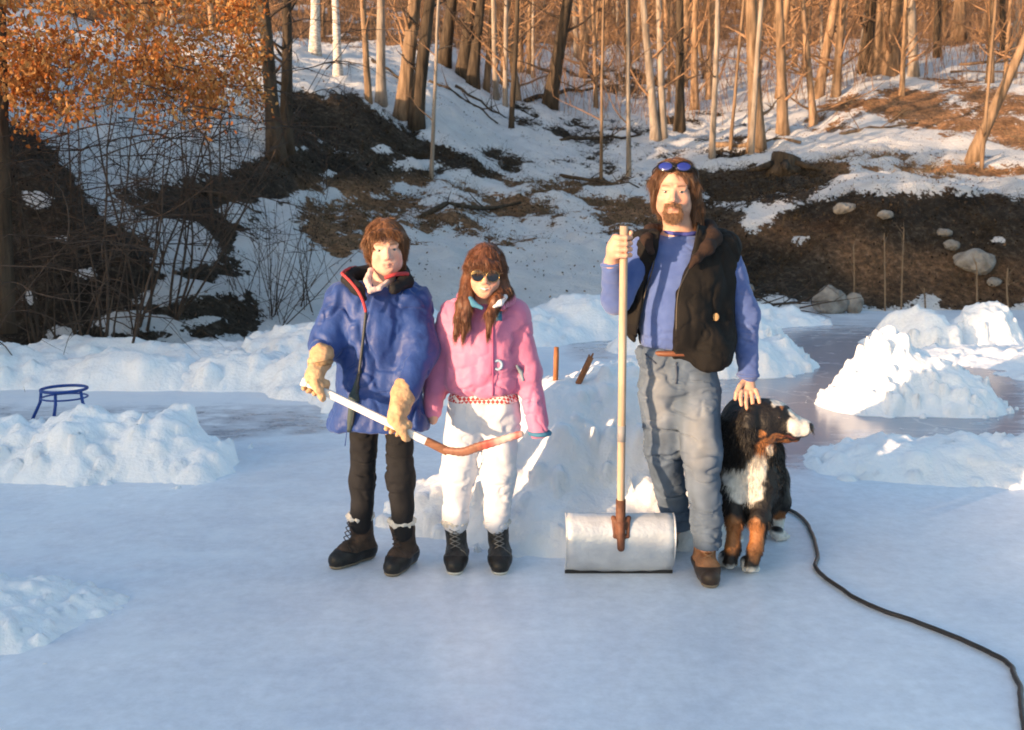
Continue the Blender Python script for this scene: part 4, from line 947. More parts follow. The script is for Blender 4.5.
# ------------------------------------------------------------------ hockey stick
stk = empty('hockey_stick', STH, 'white-shafted hockey stick with a reddish wooden blade, held by the child in blue', 'hockey stick')
M_wht = mat('white_shaft', (.68, .66, .64), .35, .15, 8, col2=(.80, .79, .77)); M_wood = mat('reddish_wood', (.20, .085, .045), .5, .3, 12, .2, 60, stretch=(1, 6, 6))
def bar(B, a, b, w, h, up=(0, 0, 1), w2=None, h2=None):
    a = np.asarray(a); b = np.asarray(b); d = b-a; d /= np.linalg.norm(d); u = np.asarray(up, float)-d*(d @ np.asarray(up, float)); u /= np.linalg.norm(u); v = np.cross(d, u)
    w2 = w2 or w; h2 = h2 or h; V = []
    for p, ww, hh in ((a, w, h), (b, w2, h2)):
        for s1, s2 in ((-1, -.7), (-.7, -1), (.7, -1), (1, -.7), (1, .7), (.7, 1), (-.7, 1), (-1, .7)): V.append(p+v*s1*ww/2+u*s2*hh/2)
    F = [[i, (i+1) % 8, 8+(i+1) % 8, 8+i][::-1] for i in range(8)]; V += [a, b]
    B.add(V, F); n = B.n-18; B.T.append(np.array([[i, (i+1) % 8, 16] for i in range(8)])+n); B.T.append(np.array([[8+(i+1) % 8, 8+i, 17] for i in range(8)])+n)
B = MB(); L_ = np.linalg.norm(STH-STT); bar(B, STT, STT+SDIR*L_*.86, .020, .030); B.build('shaft', M_wht, stk, False)
B = MB(); bar(B, STT+SDIR*L_*.855, STH+SDIR*.004, .0215, .0315, w2=.020, h2=.034); B.build('hosel', M_wood, stk, False)
B = MB(); bar(B, STT-SDIR*.012, STT+SDIR*.012, .027, .037); B.build('end_knob', mat('white_tape', (.7, .7, .7), .8), stk, False)
tip = P(521, 434, 3.80); mid = P(478, 447, 3.86); S = Solid(.0028)
up = np.array([0, -.35, 1.])
def blade(X, Y, Z): return None
bl = smoothpath([STH-SDIR*.01, P(462, 452, 3.90), mid, P(500, 440.5, 3.83), tip], 16)
for i in range(15):
    t = i/14; hh = .009+.009*math.sin(PI*min(1, t*1.1)); 
    for s_ in (-1, -.5, 0, .5, 1): S.cone(bl[i]+up*s_*hh*.6, bl[i+1]+up*s_*hh*.6*(1 if i < 14 else .5), .0065, .0065, .010)
def blc(V):
    a, b = proj(V[:, 0], V[:, 1], V[:, 2]); f = sstep(478, 505, a)[:, None]; c = np.array([.24, .11, .07])*(1-f)+np.array([.52, .40, .36])*f
    g = (np.exp(-((a-488)/7)**2)+np.exp(-((a-517)/4)**2))[:, None]*.8; return c*(1-g)+np.array([.45, .06, .05])*g
S.obj('blade', mat('painted_wood', (.5, .3, .2), .5, .2, 30, attr=True), stk, blc)
# ------------------------------------------------------------------ the girl
girl = empty('person', G(476, 566), 'smiling girl in a pink jacket, dark sunglasses and white trousers', 'person')
hg = Head(P(485.5, 272.5, 4.20), rotm(.02, .05, .03), .93, True)
S = Solid(.0036); hg.skull(S, 1., 1.02)
S.cone(hg.w((0, .014, -.06)), P(485, 308, 4.26), .042, .05, .03)
S.cone(P(458, 314, 4.27), P(510, 314, 4.27), .045, .045, .05); S.cone(P(485, 325, 4.27), P(482, 392, 4.27), .08, .07, .06)
S.chain([P(452, 316, 4.28), P(438, 365, 4.30), P(433, 412, 4.27)], [.038, .032, .024], .02); S.chain([P(515, 317, 4.26), P(529, 372, 4.26), P(539, 427, 4.21)], [.038, .032, .024], .02)
S.ell(P(540, 431, 4.20), (.024, .016, .022), .01); S.ell(P(433, 418, 4.26), (.022, .018, .03), .01)
S.cone(P(482, 392, 4.27), P(463, 430, 4.26), .07, .055, .05); S.cone(P(482, 392, 4.27), P(501, 430, 4.26), .07, .055, .05)
S.chain([P(463, 430, 4.26), P(457, 480, 4.26), P(456, 528, 4.27)], [.055, .042, .034], .03); S.chain([P(501, 430, 4.26), P(499, 480, 4.26), P(497, 528, 4.27)], [.055, .042, .034], .03)
S.obj('body', M_skin, girl, lambda V: hg.skin(V, (.62, .36, .26), None, flush=.6))
# smile
S = Solid(.0016)
for q in (-1, 1): hg.co(S, (0, -.0968, -.0648), (q*.026, -.0845, -.0572), .0038, .0026, .002)
S.obj('teeth', mat('teeth', (.75, .70, .62), .3, .03), girl)
M_dark = mat('dark_lens', (.006, .006, .008), .06, .05, spec=.9); M_wire = mat('gilt_wire', (.5, .35, .15), .3, metal=1)
B = MB()
for q in (-1, 1):
    an = np.linspace(0, 2*PI, 22); c = hg.w((q*.0335, -.098, -.004))
    u = hg.R @ np.array([1, q*.2, 0]); v = hg.R @ np.array([0, -.1, 1.])
    B.tube([c+u*.0285*hg.s*math.cos(a)*(1-.12*math.sin(a))+v*.0265*hg.s*math.sin(a) for a in an], .0016, 6, False)
    B.tube([hg.w((q*.060, -.090, .004)), hg.w((q*.081, -.03, .004)), hg.w((q*.080, .012, .0))], .0016, 5)
B.tube([hg.w((-.008, -.104, .006)), hg.w((0, -.107, .009)), hg.w((.008, -.104, .006))], .0016, 5); B.tube([hg.w((-.012, -.103, .014)), hg.w((.012, -.103, .014))], .0013, 5)
sg = B.build('sunglasses', M_wire, girl)
for q in (-1, 1):
    L_ = Solid(.0018); L_.ell(hg.w((q*.0335, -.098, -.004)), np.array([.0282, .004, .0262])*hg.s, 0, rot=hg.R @ np.array(Matrix.Rotation(q*.2, 3, 'Z'))); L_.obj('lens', M_dark, sg)
hc = (.15, .056, .024)
M_hairr = mat('auburn_hair', hc, .5, .35, 60, .5, 120, attr=True, spec=.45, stretch=(1, 1, .15))
H = Solid(.0036); hg.e(H, (0, .018, .036), (.086, .105, .097), .01)
for q in (-1, 1): hg.co(H, (q*.070, -.006, .03), (q*.078, .006, -.06), .026, .018, .03)
hg.co(H, (0, .07, .0), (.0, .08, -.10), .07, .06, .03)
hg.e(H, (0, -.11, -.045), (.060, .09, .088), .006, '-'); hg.e(H, (0, -.085, -.12), (.074, .08, .09), .01, '-')
hg.e(H, (0, -.078, .040), (.066, .030, .030), .014)
H.chain([hg.w((-.078, .0, -.03)), P(463, 302, 4.15), P(459, 318, 4.115), P(456, 334, 4.115)], [.024, .024, .019, .010], .02)
H.chain([hg.w((-.070, -.02, -.05)), P(468, 306, 4.13), P(466, 322, 4.105), P(463, 338, 4.105)], [.020, .018, .014, .006], .02)
H.chain([hg.w((.070, -.01, -.055)), P(497, 300, 4.14), P(490, 314, 4.105), P(488, 333, 4.10)], [.024, .024, .017, .008], .02)
H.chain([hg.w((.078, .02, -.03)), P(506, 292, 4.20), P(503, 300, 4.17)], [.022, .026, .016], .02)
H.noise(.0032, (70, 70, 14), 9)
def flow_g(q):
    s = np.sign(q[:, 0]); return np.stack([s*.25*sstep(.03, .11, q[:, 2]), -.5*sstep(.05, -.08, q[:, 1])*sstep(.03, .1, q[:, 2]), -np.ones(len(q))], 1)
hairs(hg, H, M_hairr, girl, 19000, .045, .0016, flow_g, hc, seed=9, curl=.07, keep=lambda q: (q[:, 1] > -.08) | (q[:, 2] > .02) | (q[:, 2] < -.13))
M_pink = mat('pink_shell_fabric', (.50, .15, .27), .6, .2, 9, .25, 90, col2=(.62, .21, .36), spec=.35, sheen=.3)
S = Solid(.005)
S.cone(P(459, 312, 4.28), P(511, 312, 4.28), .062, .064, .05, sy=1.15)
S.ell(P(485, 342, 4.27), (.172, .140, .17), .06); S.ell(P(484, 376, 4.27), (.178, .148, .15), .06)
cut_below(S, P(484, 401, 4.13)[2], .03)
S.chain([P(451, 317, 4.28), P(438, 366, 4.30), P(433, 411, 4.28)], [.066, .062, .045], .03)
S.chain([P(515, 317, 4.26), P(527, 372, 4.25), P(539, 430, 4.21)], [.068, .062, .046], .03)
S.cone(P(540, 453, 4.2), P(541, 462, 4.2), .07, .07, .004, 1, '-')
for a, b in (((512, 350), (524, 330)), ((516, 372), (540, 362)), ((522, 388), (545, 382)), ((524, 404), (548, 402)), ((515, 335), (532, 345))): crease(S, [P(*a, 4.18), P(*b, 4.19)], .005)
for a, b in (((468, 345), (462, 390)), ((475, 360), (478, 398)), ((500, 340), (494, 392)), ((505, 370), (512, 395)), ((458, 360), (454, 395)), ((486, 380), (488, 400))): crease(S, [P(*a, 4.12), P(*b, 4.12)], .006, .03)
crease(S, [P(455, 325, 4.15), P(452, 350, 4.14), P(448, 385, 4.17)], .012, .03); crease(S, [P(513, 328, 4.14), P(515, 352, 4.13), P(520, 385, 4.15)], .010, .03)
S.noise(.007, (9, 9, 7), 53); S.wrinkle(.009, (9, 9, 5), 54, .08); S.wrinkle(.006, (12, 12, 15), 55, .08); S.noise(.002, (30, 30, 24), 58, 2)
jp, Vg, _ = S.obj('jacket', M_pink, girl, keep=True)
M_teal = mat('teal_cloth', (.06, .20, .32), .8, .2, 30); M_cwhite = mat('white_cloth', (.72, .72, .74), .8, .1, 30, .3, 80)
B = MB(); c = P(540, 433, 4.20); B.tube([c+np.array([.042*math.cos(t), .040*math.sin(t), 0]) for t in np.linspace(0, 2*PI, 28)], .010, 8, False); B.build('cuff', M_teal, jp)
S = Solid(.004)
S.chain([P(468, 298, 4.16), P(463, 297, 4.24), P(472, 294, 4.33), P(487, 292, 4.35), P(502, 294, 4.31), P(509, 299, 4.22), P(503, 306, 4.15)], [.022, .026, .028, .03, .028, .026, .016], .02); S.noise(.003, (30, 30, 30), 2)
S.obj('collar', M_pink, jp)
S = Solid(.0035); S.chain([P(470, 299, 4.135), P(474, 304, 4.115), P(482, 308, 4.10)], [.013, .012, .008], .01); S.obj('collar_lining', M_teal, jp)
S = Solid(.0035); S.chain([P(505, 297, 4.15), P(500, 303, 4.12), P(494, 307, 4.105)], [.012, .013, .007], .01); S.obj('collar_lining', M_cwhite, jp)
patch('badge', front(Vg, 497, 316), (0, -1, .15), .042, .042, .004, M_teal, jp, False)
S = Solid(.002); c = front(Vg, 498, 365)
for k_ in range(9):
    a1 = math.radians(-120+k_*27); a2 = a1+math.radians(27)
    S.cone(c+np.array([.017*math.cos(a1), .0, .019*math.sin(a1)]), c+np.array([.017*math.cos(a2), .0, .019*math.sin(a2)]), .0058, .0058, .002)
S.obj('emblem', mat('pale_blue_print', (.30, .40, .52), .7), jp)
p_ = [front(Vg, 517, 366), front(Vg, 521, 372), front(Vg, 523, 380)]; S = Solid(.0025); S.chain(p_, [.006, .009, .006], .006); S.obj('pocket_tab', mat('grey_blue_tab', (.22, .27, .33), .7), jp)
B = MB(); B.tube([front(Vg, 493, y)+[0, .0005, 0] for y in range(312, 400, 6)], .0032, 6); B.build('zip', mat('pink_zip', (.36, .07, .18), .6), jp)
# belt with a pattern
M_pat = bpy.data.materials.new('red_white_pattern'); M_pat.use_nodes = True; nt = M_pat.node_tree; ck = nt.nodes.new('ShaderNodeTexChecker'); ck.inputs['Scale'].default_value = 75
ck.inputs['Color1'].default_value = (.75, .68, .66, 1); ck.inputs['Color2'].default_value = (.5, .05, .05, 1)
tc = nt.nodes.new('ShaderNodeTexCoord'); mp = nt.nodes.new('ShaderNodeMapping'); mp.inputs['Rotation'].default_value = (0, .78, 0); nt.links.new(tc.outputs['Object'], mp.inputs[0]); nt.links.new(mp.outputs[0], ck.inputs[0]); nt.links.new(ck.outputs['Color'], nt.nodes['Principled BSDF'].inputs['Base Color']); nt.nodes['Principled BSDF'].inputs['Roughness'].default_value = .8
S = Solid(.005)
S.cone(P(466, 404, 4.26), P(500, 404, 4.26), .082, .086, .03, sy=1.22); cut_above(S, P(484, 397, 4.13)[2], .004); cut_below(S, P(484, 406, 4.13)[2], .004); S.obj('belt', M_pat, girl)
M_white = mat('white_trousers', (.60, .60, .64), .85, .07, 10, .3, 150)
S = Solid(.0048)
S.cone(P(466, 406, 4.26), P(500, 406, 4.26), .080, .084, .05, sy=1.2); S.cone(P(464, 424, 4.26), P(458, 474, 4.26), .086, .072, .04); S.cone(P(458, 474, 4.26), P(456, 522, 4.27), .072, .056, .03)
S.cone(P(501, 424, 4.26), P(499, 474, 4.25), .086, .072, .04); S.cone(P(499, 474, 4.25), P(497, 522, 4.26), .072, .056, .03)
cut_above(S, P(484, 400, 4.13)[2], .004)
for a, b in (((444, 430), (470, 440)), ((444, 462), (472, 470)), ((446, 488), (470, 480)), ((446, 505), (466, 512)), ((490, 440), (515, 432)), ((486, 468), (513, 476)), ((488, 492), (510, 484)), ((488, 508), (508, 514)), ((478, 430), (470, 445)), ((487, 430), (495, 446))): crease(S, [P(*a, 4.165), P(*b, 4.165)], .006, .022)
S.noise(.007, (10, 10, 9), 63); S.wrinkle(.009, (8, 8, 13), 64, .08); S.wrinkle(.005, (13, 13, 22), 65, .08); S.obj('trousers', M_white, girl)
M_bboot = mat('black_boot', (.016, .015, .015), .5, .5, 25, .5, 80, col2=(.05, .048, .046)); M_wsole = mat('white_sole', (.6, .57, .5), .7)
M_wl = mat('grey_lace', (.18, .17, .16), .8)
for hx, tx, tp in ((-.245, -.250, P(455, 527, 4.27)), (-.055, -.052, P(497, 526, 4.26))):
    boots(girl, (hx, 4.36, 0), (tx, 4.115, 0), .19, .046, .050, (tp[0], 4.265, .20), M_bboot, True, M_wsole, None, M_wl, seed=11)
# ------------------------------------------------------------------ snow scoop held by the man
sc = empty('snow_scoop', G(620, 569), 'wide grey metal snow scoop with a long pale wooden handle, held upright by the man', 'snow shovel')
M_hand = mat('pale_wood_handle', (.36, .25, .17), .5, .2, 6, .15, 60, col2=(.50, .38, .28), stretch=(5, 5, .6))
B = MB(); B.tube([SHB+SHD*t*np.linalg.norm(SHT-SHB) for t in np.linspace(0, 1, 8)], .0165, 14); B.build('handle', M_hand, sc)
B = MB(); c0 = SHB+SHD*(.39); B.tube([c0, c0+SHD*.07], .0178, 14); B.build('grey_tape', mat('grey_tape', (.28, .27, .27), .6), sc)
B = MB(); c0 = SHB+SHD*(.0); B.tube([c0-SHD*.10, c0+SHD*.0, c0+SHD*.13], [.014, .021, .021], 12); fe = B.build('socket', mat('rusty_socket', (.13, .055, .03), .6, .4, 30, .4, 90), sc)
M_alu = mat('worn_aluminium', (.50, .51, .53), .40, .15, 9, .3, 40, metal=.4, col2=(.66, .67, .68), spec=.5)
x0 = P(566, 540, 4.12)[0]; x1 = P(675, 540, 4.12)[0]; zt = P(620, 516, 4.13)[2]
S = Solid(.0032)
# curved sheet: bulges to the camera, bottom edge on the ice, rolled back at the top
prof = [(4.175, .012), (4.125, .06), (4.092, .12), (4.095, .18), (4.13, .225), (4.17, .235)]
sc_ = (zt)/.235; prof = [(y, z*sc_ if z > .02 else z) for y, z in prof]
pp = smoothpath([(0, a, b) for a, b in prof], 22)
NXS = 14; V = []; th = .003
for side in (0, 1):
    for i, p in enumerate(pp):
        t = np.gradient(pp, axis=0)[i]; n = np.array([0, -t[2], t[1]]); n /= np.linalg.norm(n)
        for j in range(NXS+1):
            x = x0+(x1-x0)*j/NXS; bow = .008*math.sin(PI*j/NXS); tw = .006*math.sin(j*2.1+i*.3)*.3
            V.append(np.array([x, p[1]-bow+tw, p[2]])+n*(th if side == 0 else -th)*(1 if n[1] < 0 else -1)*-1)
M_ = NXS+1; n_ = len(pp); F = []
for s_ in (0, 1):
    for i in range(n_-1):
        for j in range(NXS):
            q = [s_*n_*M_+i*M_+j, s_*n_*M_+i*M_+j+1, s_*n_*M_+(i+1)*M_+j+1, s_*n_*M_+(i+1)*M_+j]; F.append(q if s_ == 0 else q[::-1])
K = n_*M_
for i in range(n_-1):
    F.append([i*M_, (i+1)*M_, K+(i+1)*M_, K+i*M_]); F.append([i*M_+NXS, K+i*M_+NXS, K+(i+1)*M_+NXS, (i+1)*M_+NXS])
for j in range(NXS):
    F.append([j, K+j, K+j+1, j+1]); a = (n_-1)*M_; F.append([a+j, a+j+1, K+a+j+1, K+a+j])
bl_ = mesh_np('blade', np.array(V), np.array(F), M_alu, sc)
B = MB(); bar(B, (x0-.001, 4.172, .013), (x1+.001, 4.172, .013), .014, .026); B.build('wear_edge', mat('dark_wear_strip', (.02, .02, .022), .5), bl_, False)
for xx in (x0+.002, x1-.002):
    B = MB(); B.tube([(xx, p[1], p[2]) for p in pp], .0045, 6); B.build('rim', M_alu, bl_)
S = Solid(.003); cb = P(621, 545, 4.07); M_rust = mat('rusty_bracket', (.14, .055, .03), .6, .4, 30, .4, 90)
S.chain([P(621, 524, 4.09), P(621, 548, 4.070)], [.020, .016], .01); S.cone(P(621, 526, 4.085), P(613.5, 518, 4.105), .012, .009, .01); S.cone(P(613.5, 518, 4.105), P(614.5, 535, 4.085), .009, .007, .01)
S.cone(P(621, 526, 4.085), P(628.5, 518, 4.105), .012, .009, .01); S.cone(P(628.5, 518, 4.105), P(628, 535, 4.085), .009, .007, .01); S.cone(P(614.5, 537, 4.08), P(628, 537, 4.08), .006, .006, .01)
S.obj('bracket', M_rust, sc)
# ------------------------------------------------------------------ the dog
dog = empty('dog', G(752, 568), 'large black, white and tan long-haired dog standing by the man, head turned right', 'dog')
D = Solid(.0046)
HD = P(764, 421, 4.15)        # skull centre
D.ell(P(750, 478, 4.36), (.148, .17, .185), .05); D.ell(P(752, 452, 4.62), (.13, .26, .15), .06); D.ell(P(757, 462, 4.84), (.125, .17, .16), .06)
D.chain([P(745, 450, 4.36), P(752, 430, 4.26), HD], [.135, .115, .085], .06)
D.ell(P(742, 418, 4.34), (.085, .10, .09), .06)
D.ell(HD, (.100, .088, .092), .03); D.ell(P(777, 415, 4.13), (.055, .060, .050), .03)     # forehead
D.ell(P(760, 432, 4.14), (.062, .062, .05), .03)
D.chain([P(778, 422, 4.125), P(791, 426, 4.10), P(803, 428, 4.09)], [.062, .048, .039], .02)
D.ell(P(806, 427, 4.088), (.018, .022, .018), .01)
D.chain([P(774, 433, 4.125), P(787, 438.5, 4.108), P(797, 439, 4.098)], [.032, .021, .012], .014)   # lower jaw, mouth ajar
D.cone(P(783, 435, 4.06), P(806, 436.5, 4.05), .006, .006, .003, 1, '-'); D.cone(P(783, 435, 4.12), P(806, 437, 4.11), .004, .007, .003, 1, '-')
D.ell(P(750, 424, 4.072), (.030, .016, .055), .015, rot=rotm(0, 0, -.25)); D.cone(P(753, 409, 4.10), P(748, 426, 4.068), .024, .03, .02)       # near ear
D.ell(P(783, 412, 4.17), (.02, .02, .02), .02)
for pts, rs in (([P(732, 488, 4.27), P(735, 520, 4.22), P(733, 546, 4.20), P(730, 562, 4.165)], [.060, .037, .028, .027]), ([P(762, 490, 4.27), P(760, 520, 4.19), P(755.5, 548, 4.155), P(751.5, 566, 4.13)], [.064, .038, .029, .028]),
                ([P(772, 478, 4.82), P(779, 500, 4.76), P(777, 516, 4.86), P(778, 534, 4.80)], [.085, .055, .034, .030]), ([P(738, 482, 4.85), P(735, 506, 4.80), P(733, 520, 4.90), P(733, 536, 4.84)], [.085, .055, .034, .030])):
    D.chain(pts, rs, .03)
def paw(c, d=(0, -1)):
    d = np.array([d[0], d[1], 0.]); d /= np.linalg.norm(d); s = np.array([-d[1], d[0], 0]); c = np.asarray(c, float)
    D.ell(c+[0, 0, .030], (.036, .045, .030), .02)
    for i in (-1.5, -.5, .5, 1.5): D.cone(c+s*i*.017+d*.015+[0, 0, .026], c+s*i*.019+d*(.052-.006*abs(i))+[0, 0, .017], .0155, .0135, .005)
paw((G(728, 566)+[0, .03, 0])); paw(G(750.5, 573)+[0, .045, 0], (.05, -1)); paw(G(779, 541)+[0, .04, 0], (.5, -1)); paw((G(735, 541)+[0, .04, 0]))
cut_below(D, .002, .003)
def tailp(): D.chain([P(757, 455, 4.98), P(765, 478, 5.08), P(768, 505, 5.08)], [.045, .038, .02], .03)
tailp(); D.noise(.0045, (18, 18, 12), 70)
BLK = np.array([.010, .008, .008]); WHT = np.array([.72, .68, .62]); TAN = np.array([.34, .135, .045])
def blob(V, c, r, soft=.25, w=None):
    V = V+.012*np.stack([vnoise(V[:, 0]*45, V[:, 1]*45, V[:, 2]*45, s_) for s_ in (1, 2, 3)], 1)
    d = np.sqrt((((V-c)/np.asarray(r))**2).sum(1)); return sstep(1+soft*.5, 1-soft*.5, d)
def coat(V):
    c = np.repeat(BLK[None], len(V), 0)
    def put(m, k):
        nonlocal c; c = c*(1-m[:, None])+k*m[:, None]
    put(blob(V, P(733, 536, 4.15), (.055, .12, .085), .4), TAN); put(blob(V, P(757, 540, 4.10), (.042, .10, .10), .3), TAN); put(blob(V, P(777, 520, 4.78), (.07, .12, .075), .3), TAN)
    put(blob(V, P(728, 470, 4.15), (.035, .06, .06), .4)*.5, TAN)
    put(blob(V, P(768, 448, 4.09), (.046, .10, .055), .3), TAN)
    put(blob(V, P(741, 481, 4.16), (.115, .15, .042), .25), WHT); put(blob(V, P(748, 493, 4.16), (.078, .15, .062), .25), WHT)
    put(blob(V, P(761, 470, 4.14), (.056, .13, .070), .3), WHT); put(blob(V, P(775, 455, 4.08), (.030, .08, .045), .3), WHT)
    put(blob(V, P(761, 434, 4.05), (.020, .05, .022), .3), TAN); put(blob(V, P(775, 437, 4.08), (.045, .08, .014), .3), TAN*.8)
    put(blob(V, P(788, 442, 4.10), (.06, .05, .012), .2), TAN*.4); put(blob(V, P(783, 408, 4.09), (.010, .03, .008), .2), TAN)
    put(blob(V, P(797, 425, 4.09), (.058, .09, .043), .2), WHT); put(blob(V, P(788, 411, 4.13), (.030, .07, .020), .25), WHT); put(blob(V, P(777, 403, 4.13), (.036, .06, .016), .3), WHT)
    put(blob(V, P(788, 436.2, 4.09), (.055, .06, .003), .3), np.array([.10, .03, .025]))
    put(sstep(.055, .035, V[:, 2]+.008*vnoise(V[:, 0]*60, V[:, 1]*60, V[:, 2]*60, 5)), WHT)
    return c
M_fur = mat('dog_coat', (.02, .02, .02), .55, .3, 40, .6, 90, attr=True, spec=.35)
db, Vd, Qd = D.obj('body', M_fur, dog, coat, True)
N = vnormals(Vd, Qd); r = np.random.default_rng(12); i = r.choice(len(Vd), 60000)
vp = Vd[i]; a_, b_ = proj(vp[:, 0], vp[:, 1], vp[:, 2])
muz = (np.linalg.norm((vp-P(788, 433, 4.09))/np.array([.10, .09, .065]), axis=1) < 1) | (vp[:, 2] < .05)
ln = np.where(muz, .005, np.where(vp[:, 2] < .22, .016, .036)); ln = np.where(np.linalg.norm((vp-P(768, 424, 4.12))/np.array([.11, .1, .10]), axis=1) < 1, .012, ln)
fd = N[i]*.35+np.array([0, .15, -.8])+.25*np.stack([vnoise(vp[:, 0]*9, vp[:, 1]*9, vp[:, 2]*9, s_) for s_ in (11, 12, 13)], 1)
fd[muz] = N[i][muz]*.4+np.array([-1, .2, -.3])
strands('fur', vp-N[i]*.002, fd/np.linalg.norm(fd, axis=1)[:, None], ln[:, None], .0021, M_fur, db, 3, .25, coat(vp), .12, 4)
S = Solid(.0022); S.ell(P(809, 426.5, 4.082), (.020, .023, .018), .004); S.obj('nose', mat('dog_nose', (.012, .010, .010), .3, .1, spec=.5), dog)
S = Solid(.0018); S.ell(P(779.5, 417.5, 4.068), (.0095, .0095, .0085), .0); S.obj('eye', mat('dog_eye', (.02, .01, .006), .1, .1, spec=.7), dog)
S = Solid(.0024); S.chain([P(786, 436.5, 4.095), P(795, 436.8, 4.09), P(799, 437.3, 4.088)], [.008, .007, .004], .006, .8); S.obj('tongue', mat('dog_tongue', (.35, .10, .09), .4, .1), dog)
# ------------------------------------------------------------------ hose on the ice
M_hose = mat('black_hose', (.035, .030, .028), .35, .25, 20, .1, 80)
hp = [(783, 509), (795, 515), (806, 525), (814, 540), (816.5, 556), (816, 568), (822, 578), (836, 588), (856, 601), (885, 614), (920, 626), (955, 640), (985, 654), (1005, 664), (1014, 676), (1020, 695), (1023, 722), (1026, 760)]
pts = [G(*q) for q in hp]; pts = [np.array([p[0], p[1], .012]) for p in pts]; pts = [np.array([1.20, 5.9, .012]), np.array([1.33, 5.5, .012])]+pts
B = MB(); B.tube(smoothpath(pts, 220)+np.stack([fbm(np.arange(220)*.15, 0, 0, 3, 3)*.008, fbm(np.arange(220)*.15, 5, 0, 3, 3)*.008, np.zeros(220)], 1), .0095, 10)
tag(B.build('hose', M_hose), 'black garden hose curving over the ice from the dog to the lower right corner', 'hose')
# ------------------------------------------------------------------ blue metal ring stand
M_blue = mat('blue_painted_metal', (.018, .06, .26), .4, .2, 20)
c = G(60, 418); top = P(64, 389, c[1]); tz = top[2]
st = empty('ring_stand', (top[0], c[1], 0), 'small blue metal ring stand on three legs, on the ice at the left', 'stand')
ring('top_ring', (top[0], c[1], tz), .165, .165, .012, M_blue, st)
for a in (math.radians(200), math.radians(-20), math.radians(-88)):
    B = MB(); d = np.array([math.cos(a), math.sin(a), 0]); q = np.array([top[0], c[1], 0])
    B.tube([q+d*.16+[0, 0, tz], q+d*.172+[0, 0, tz*.6], q+d*.235+[0, 0, .004]], .0125, 8); B.build('leg', M_blue, st)
ring('brace_ring', (top[0], c[1], tz*.72), .165, .165, .007, M_blue, st)
# ------------------------------------------------------------------ two wooden stakes in the big pile
M_stake = mat('orange_brown_wood', (.36, .14, .055), .6, .3, 20, .3, 90)
for (a, b, r_, lb) in (((556, 366), (556.5, 347), .014, 'upright short wooden stake in the snow just right of the girl'), ((581, 378), (591, 357), .017, 'leaning short wooden stake with a split top in the snow pile')):
    B = MB(); p0 = P(*a, 5.15); p1 = P(*b, 5.15); d = (p1-p0); 
    B.tube([p0-d*1.2, p0, p0+d*.5, p1], [r_, r_, r_, r_*.9], 8, jit=.08)
    if a[0] > 570: B.tube([p0+d*.75, p1+[.012, .0, .02]], [r_*.5, r_*.3], 5); B.tube([p0+d*.7, p1+[-.008, .01, .012]], [r_*.5, r_*.25], 5)
    tag(B.build('wooden_stake', M_stake), lb, 'stake')
# ================================================================== woods
def bark(name, c, c2, sc=9, bump=.8, st=(1, 1, .18)): return mat(name, c, .9, 0, sc, bump, 16, stretch=st, col2=c2, spec=.1)
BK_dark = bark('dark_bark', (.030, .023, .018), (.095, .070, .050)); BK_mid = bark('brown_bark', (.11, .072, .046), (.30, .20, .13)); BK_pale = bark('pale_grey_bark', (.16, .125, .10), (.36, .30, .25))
BK_far = bark('sunlight_tinted_bark', (.15, .092, .055), (.38, .25, .16)); BK_birch = mat('birch_bark', (.16, .13, .12), .8, 0, 9, .3, 20, stretch=(1, 1, 3.5), col2=(.80, .74, .68)); BK_twig = mat('twig_bark', (.032, .022, .017), .9, .3, 10, col2=(.085, .058, .042)); BK_ttwig = mat('tan_twig_bark', (.18, .10, .055), .9, .3, 10, col2=(.34, .20, .115))  # BK_far: orange of the low sunlight is put into the bark colour
def rvec(r): v = r.normal(0, 1, 3); return v/np.linalg.norm(v)
def limb(B, p, d, L, r0, r, seg=5, n=5, up=.25, wob=.18, tw=0, tips=None):
    pts = [p]; d = d/np.linalg.norm(d)
    for i in range(n):
        d = d+rvec(r)*wob+np.array([0, 0, up/n]); d /= np.linalg.norm(d); pts.append(pts[-1]+d*L/n)
    B.tube(pts, [r0*(1-.85*i/n) for i in range(n+1)], seg, False)
    if tips is not None: tips += pts[2:]
    if tw:
        for k in range(tw):
            i = r.integers(1, n+1); q = d*.5+rvec(r)*.8+np.array([0, 0, .25]); limb(B, np.array(pts[i]), q, L*r.uniform(.25, .5), max(r0*.35, .004), r, 4, 3, up, wob*1.4, 0, tips)
    return pts
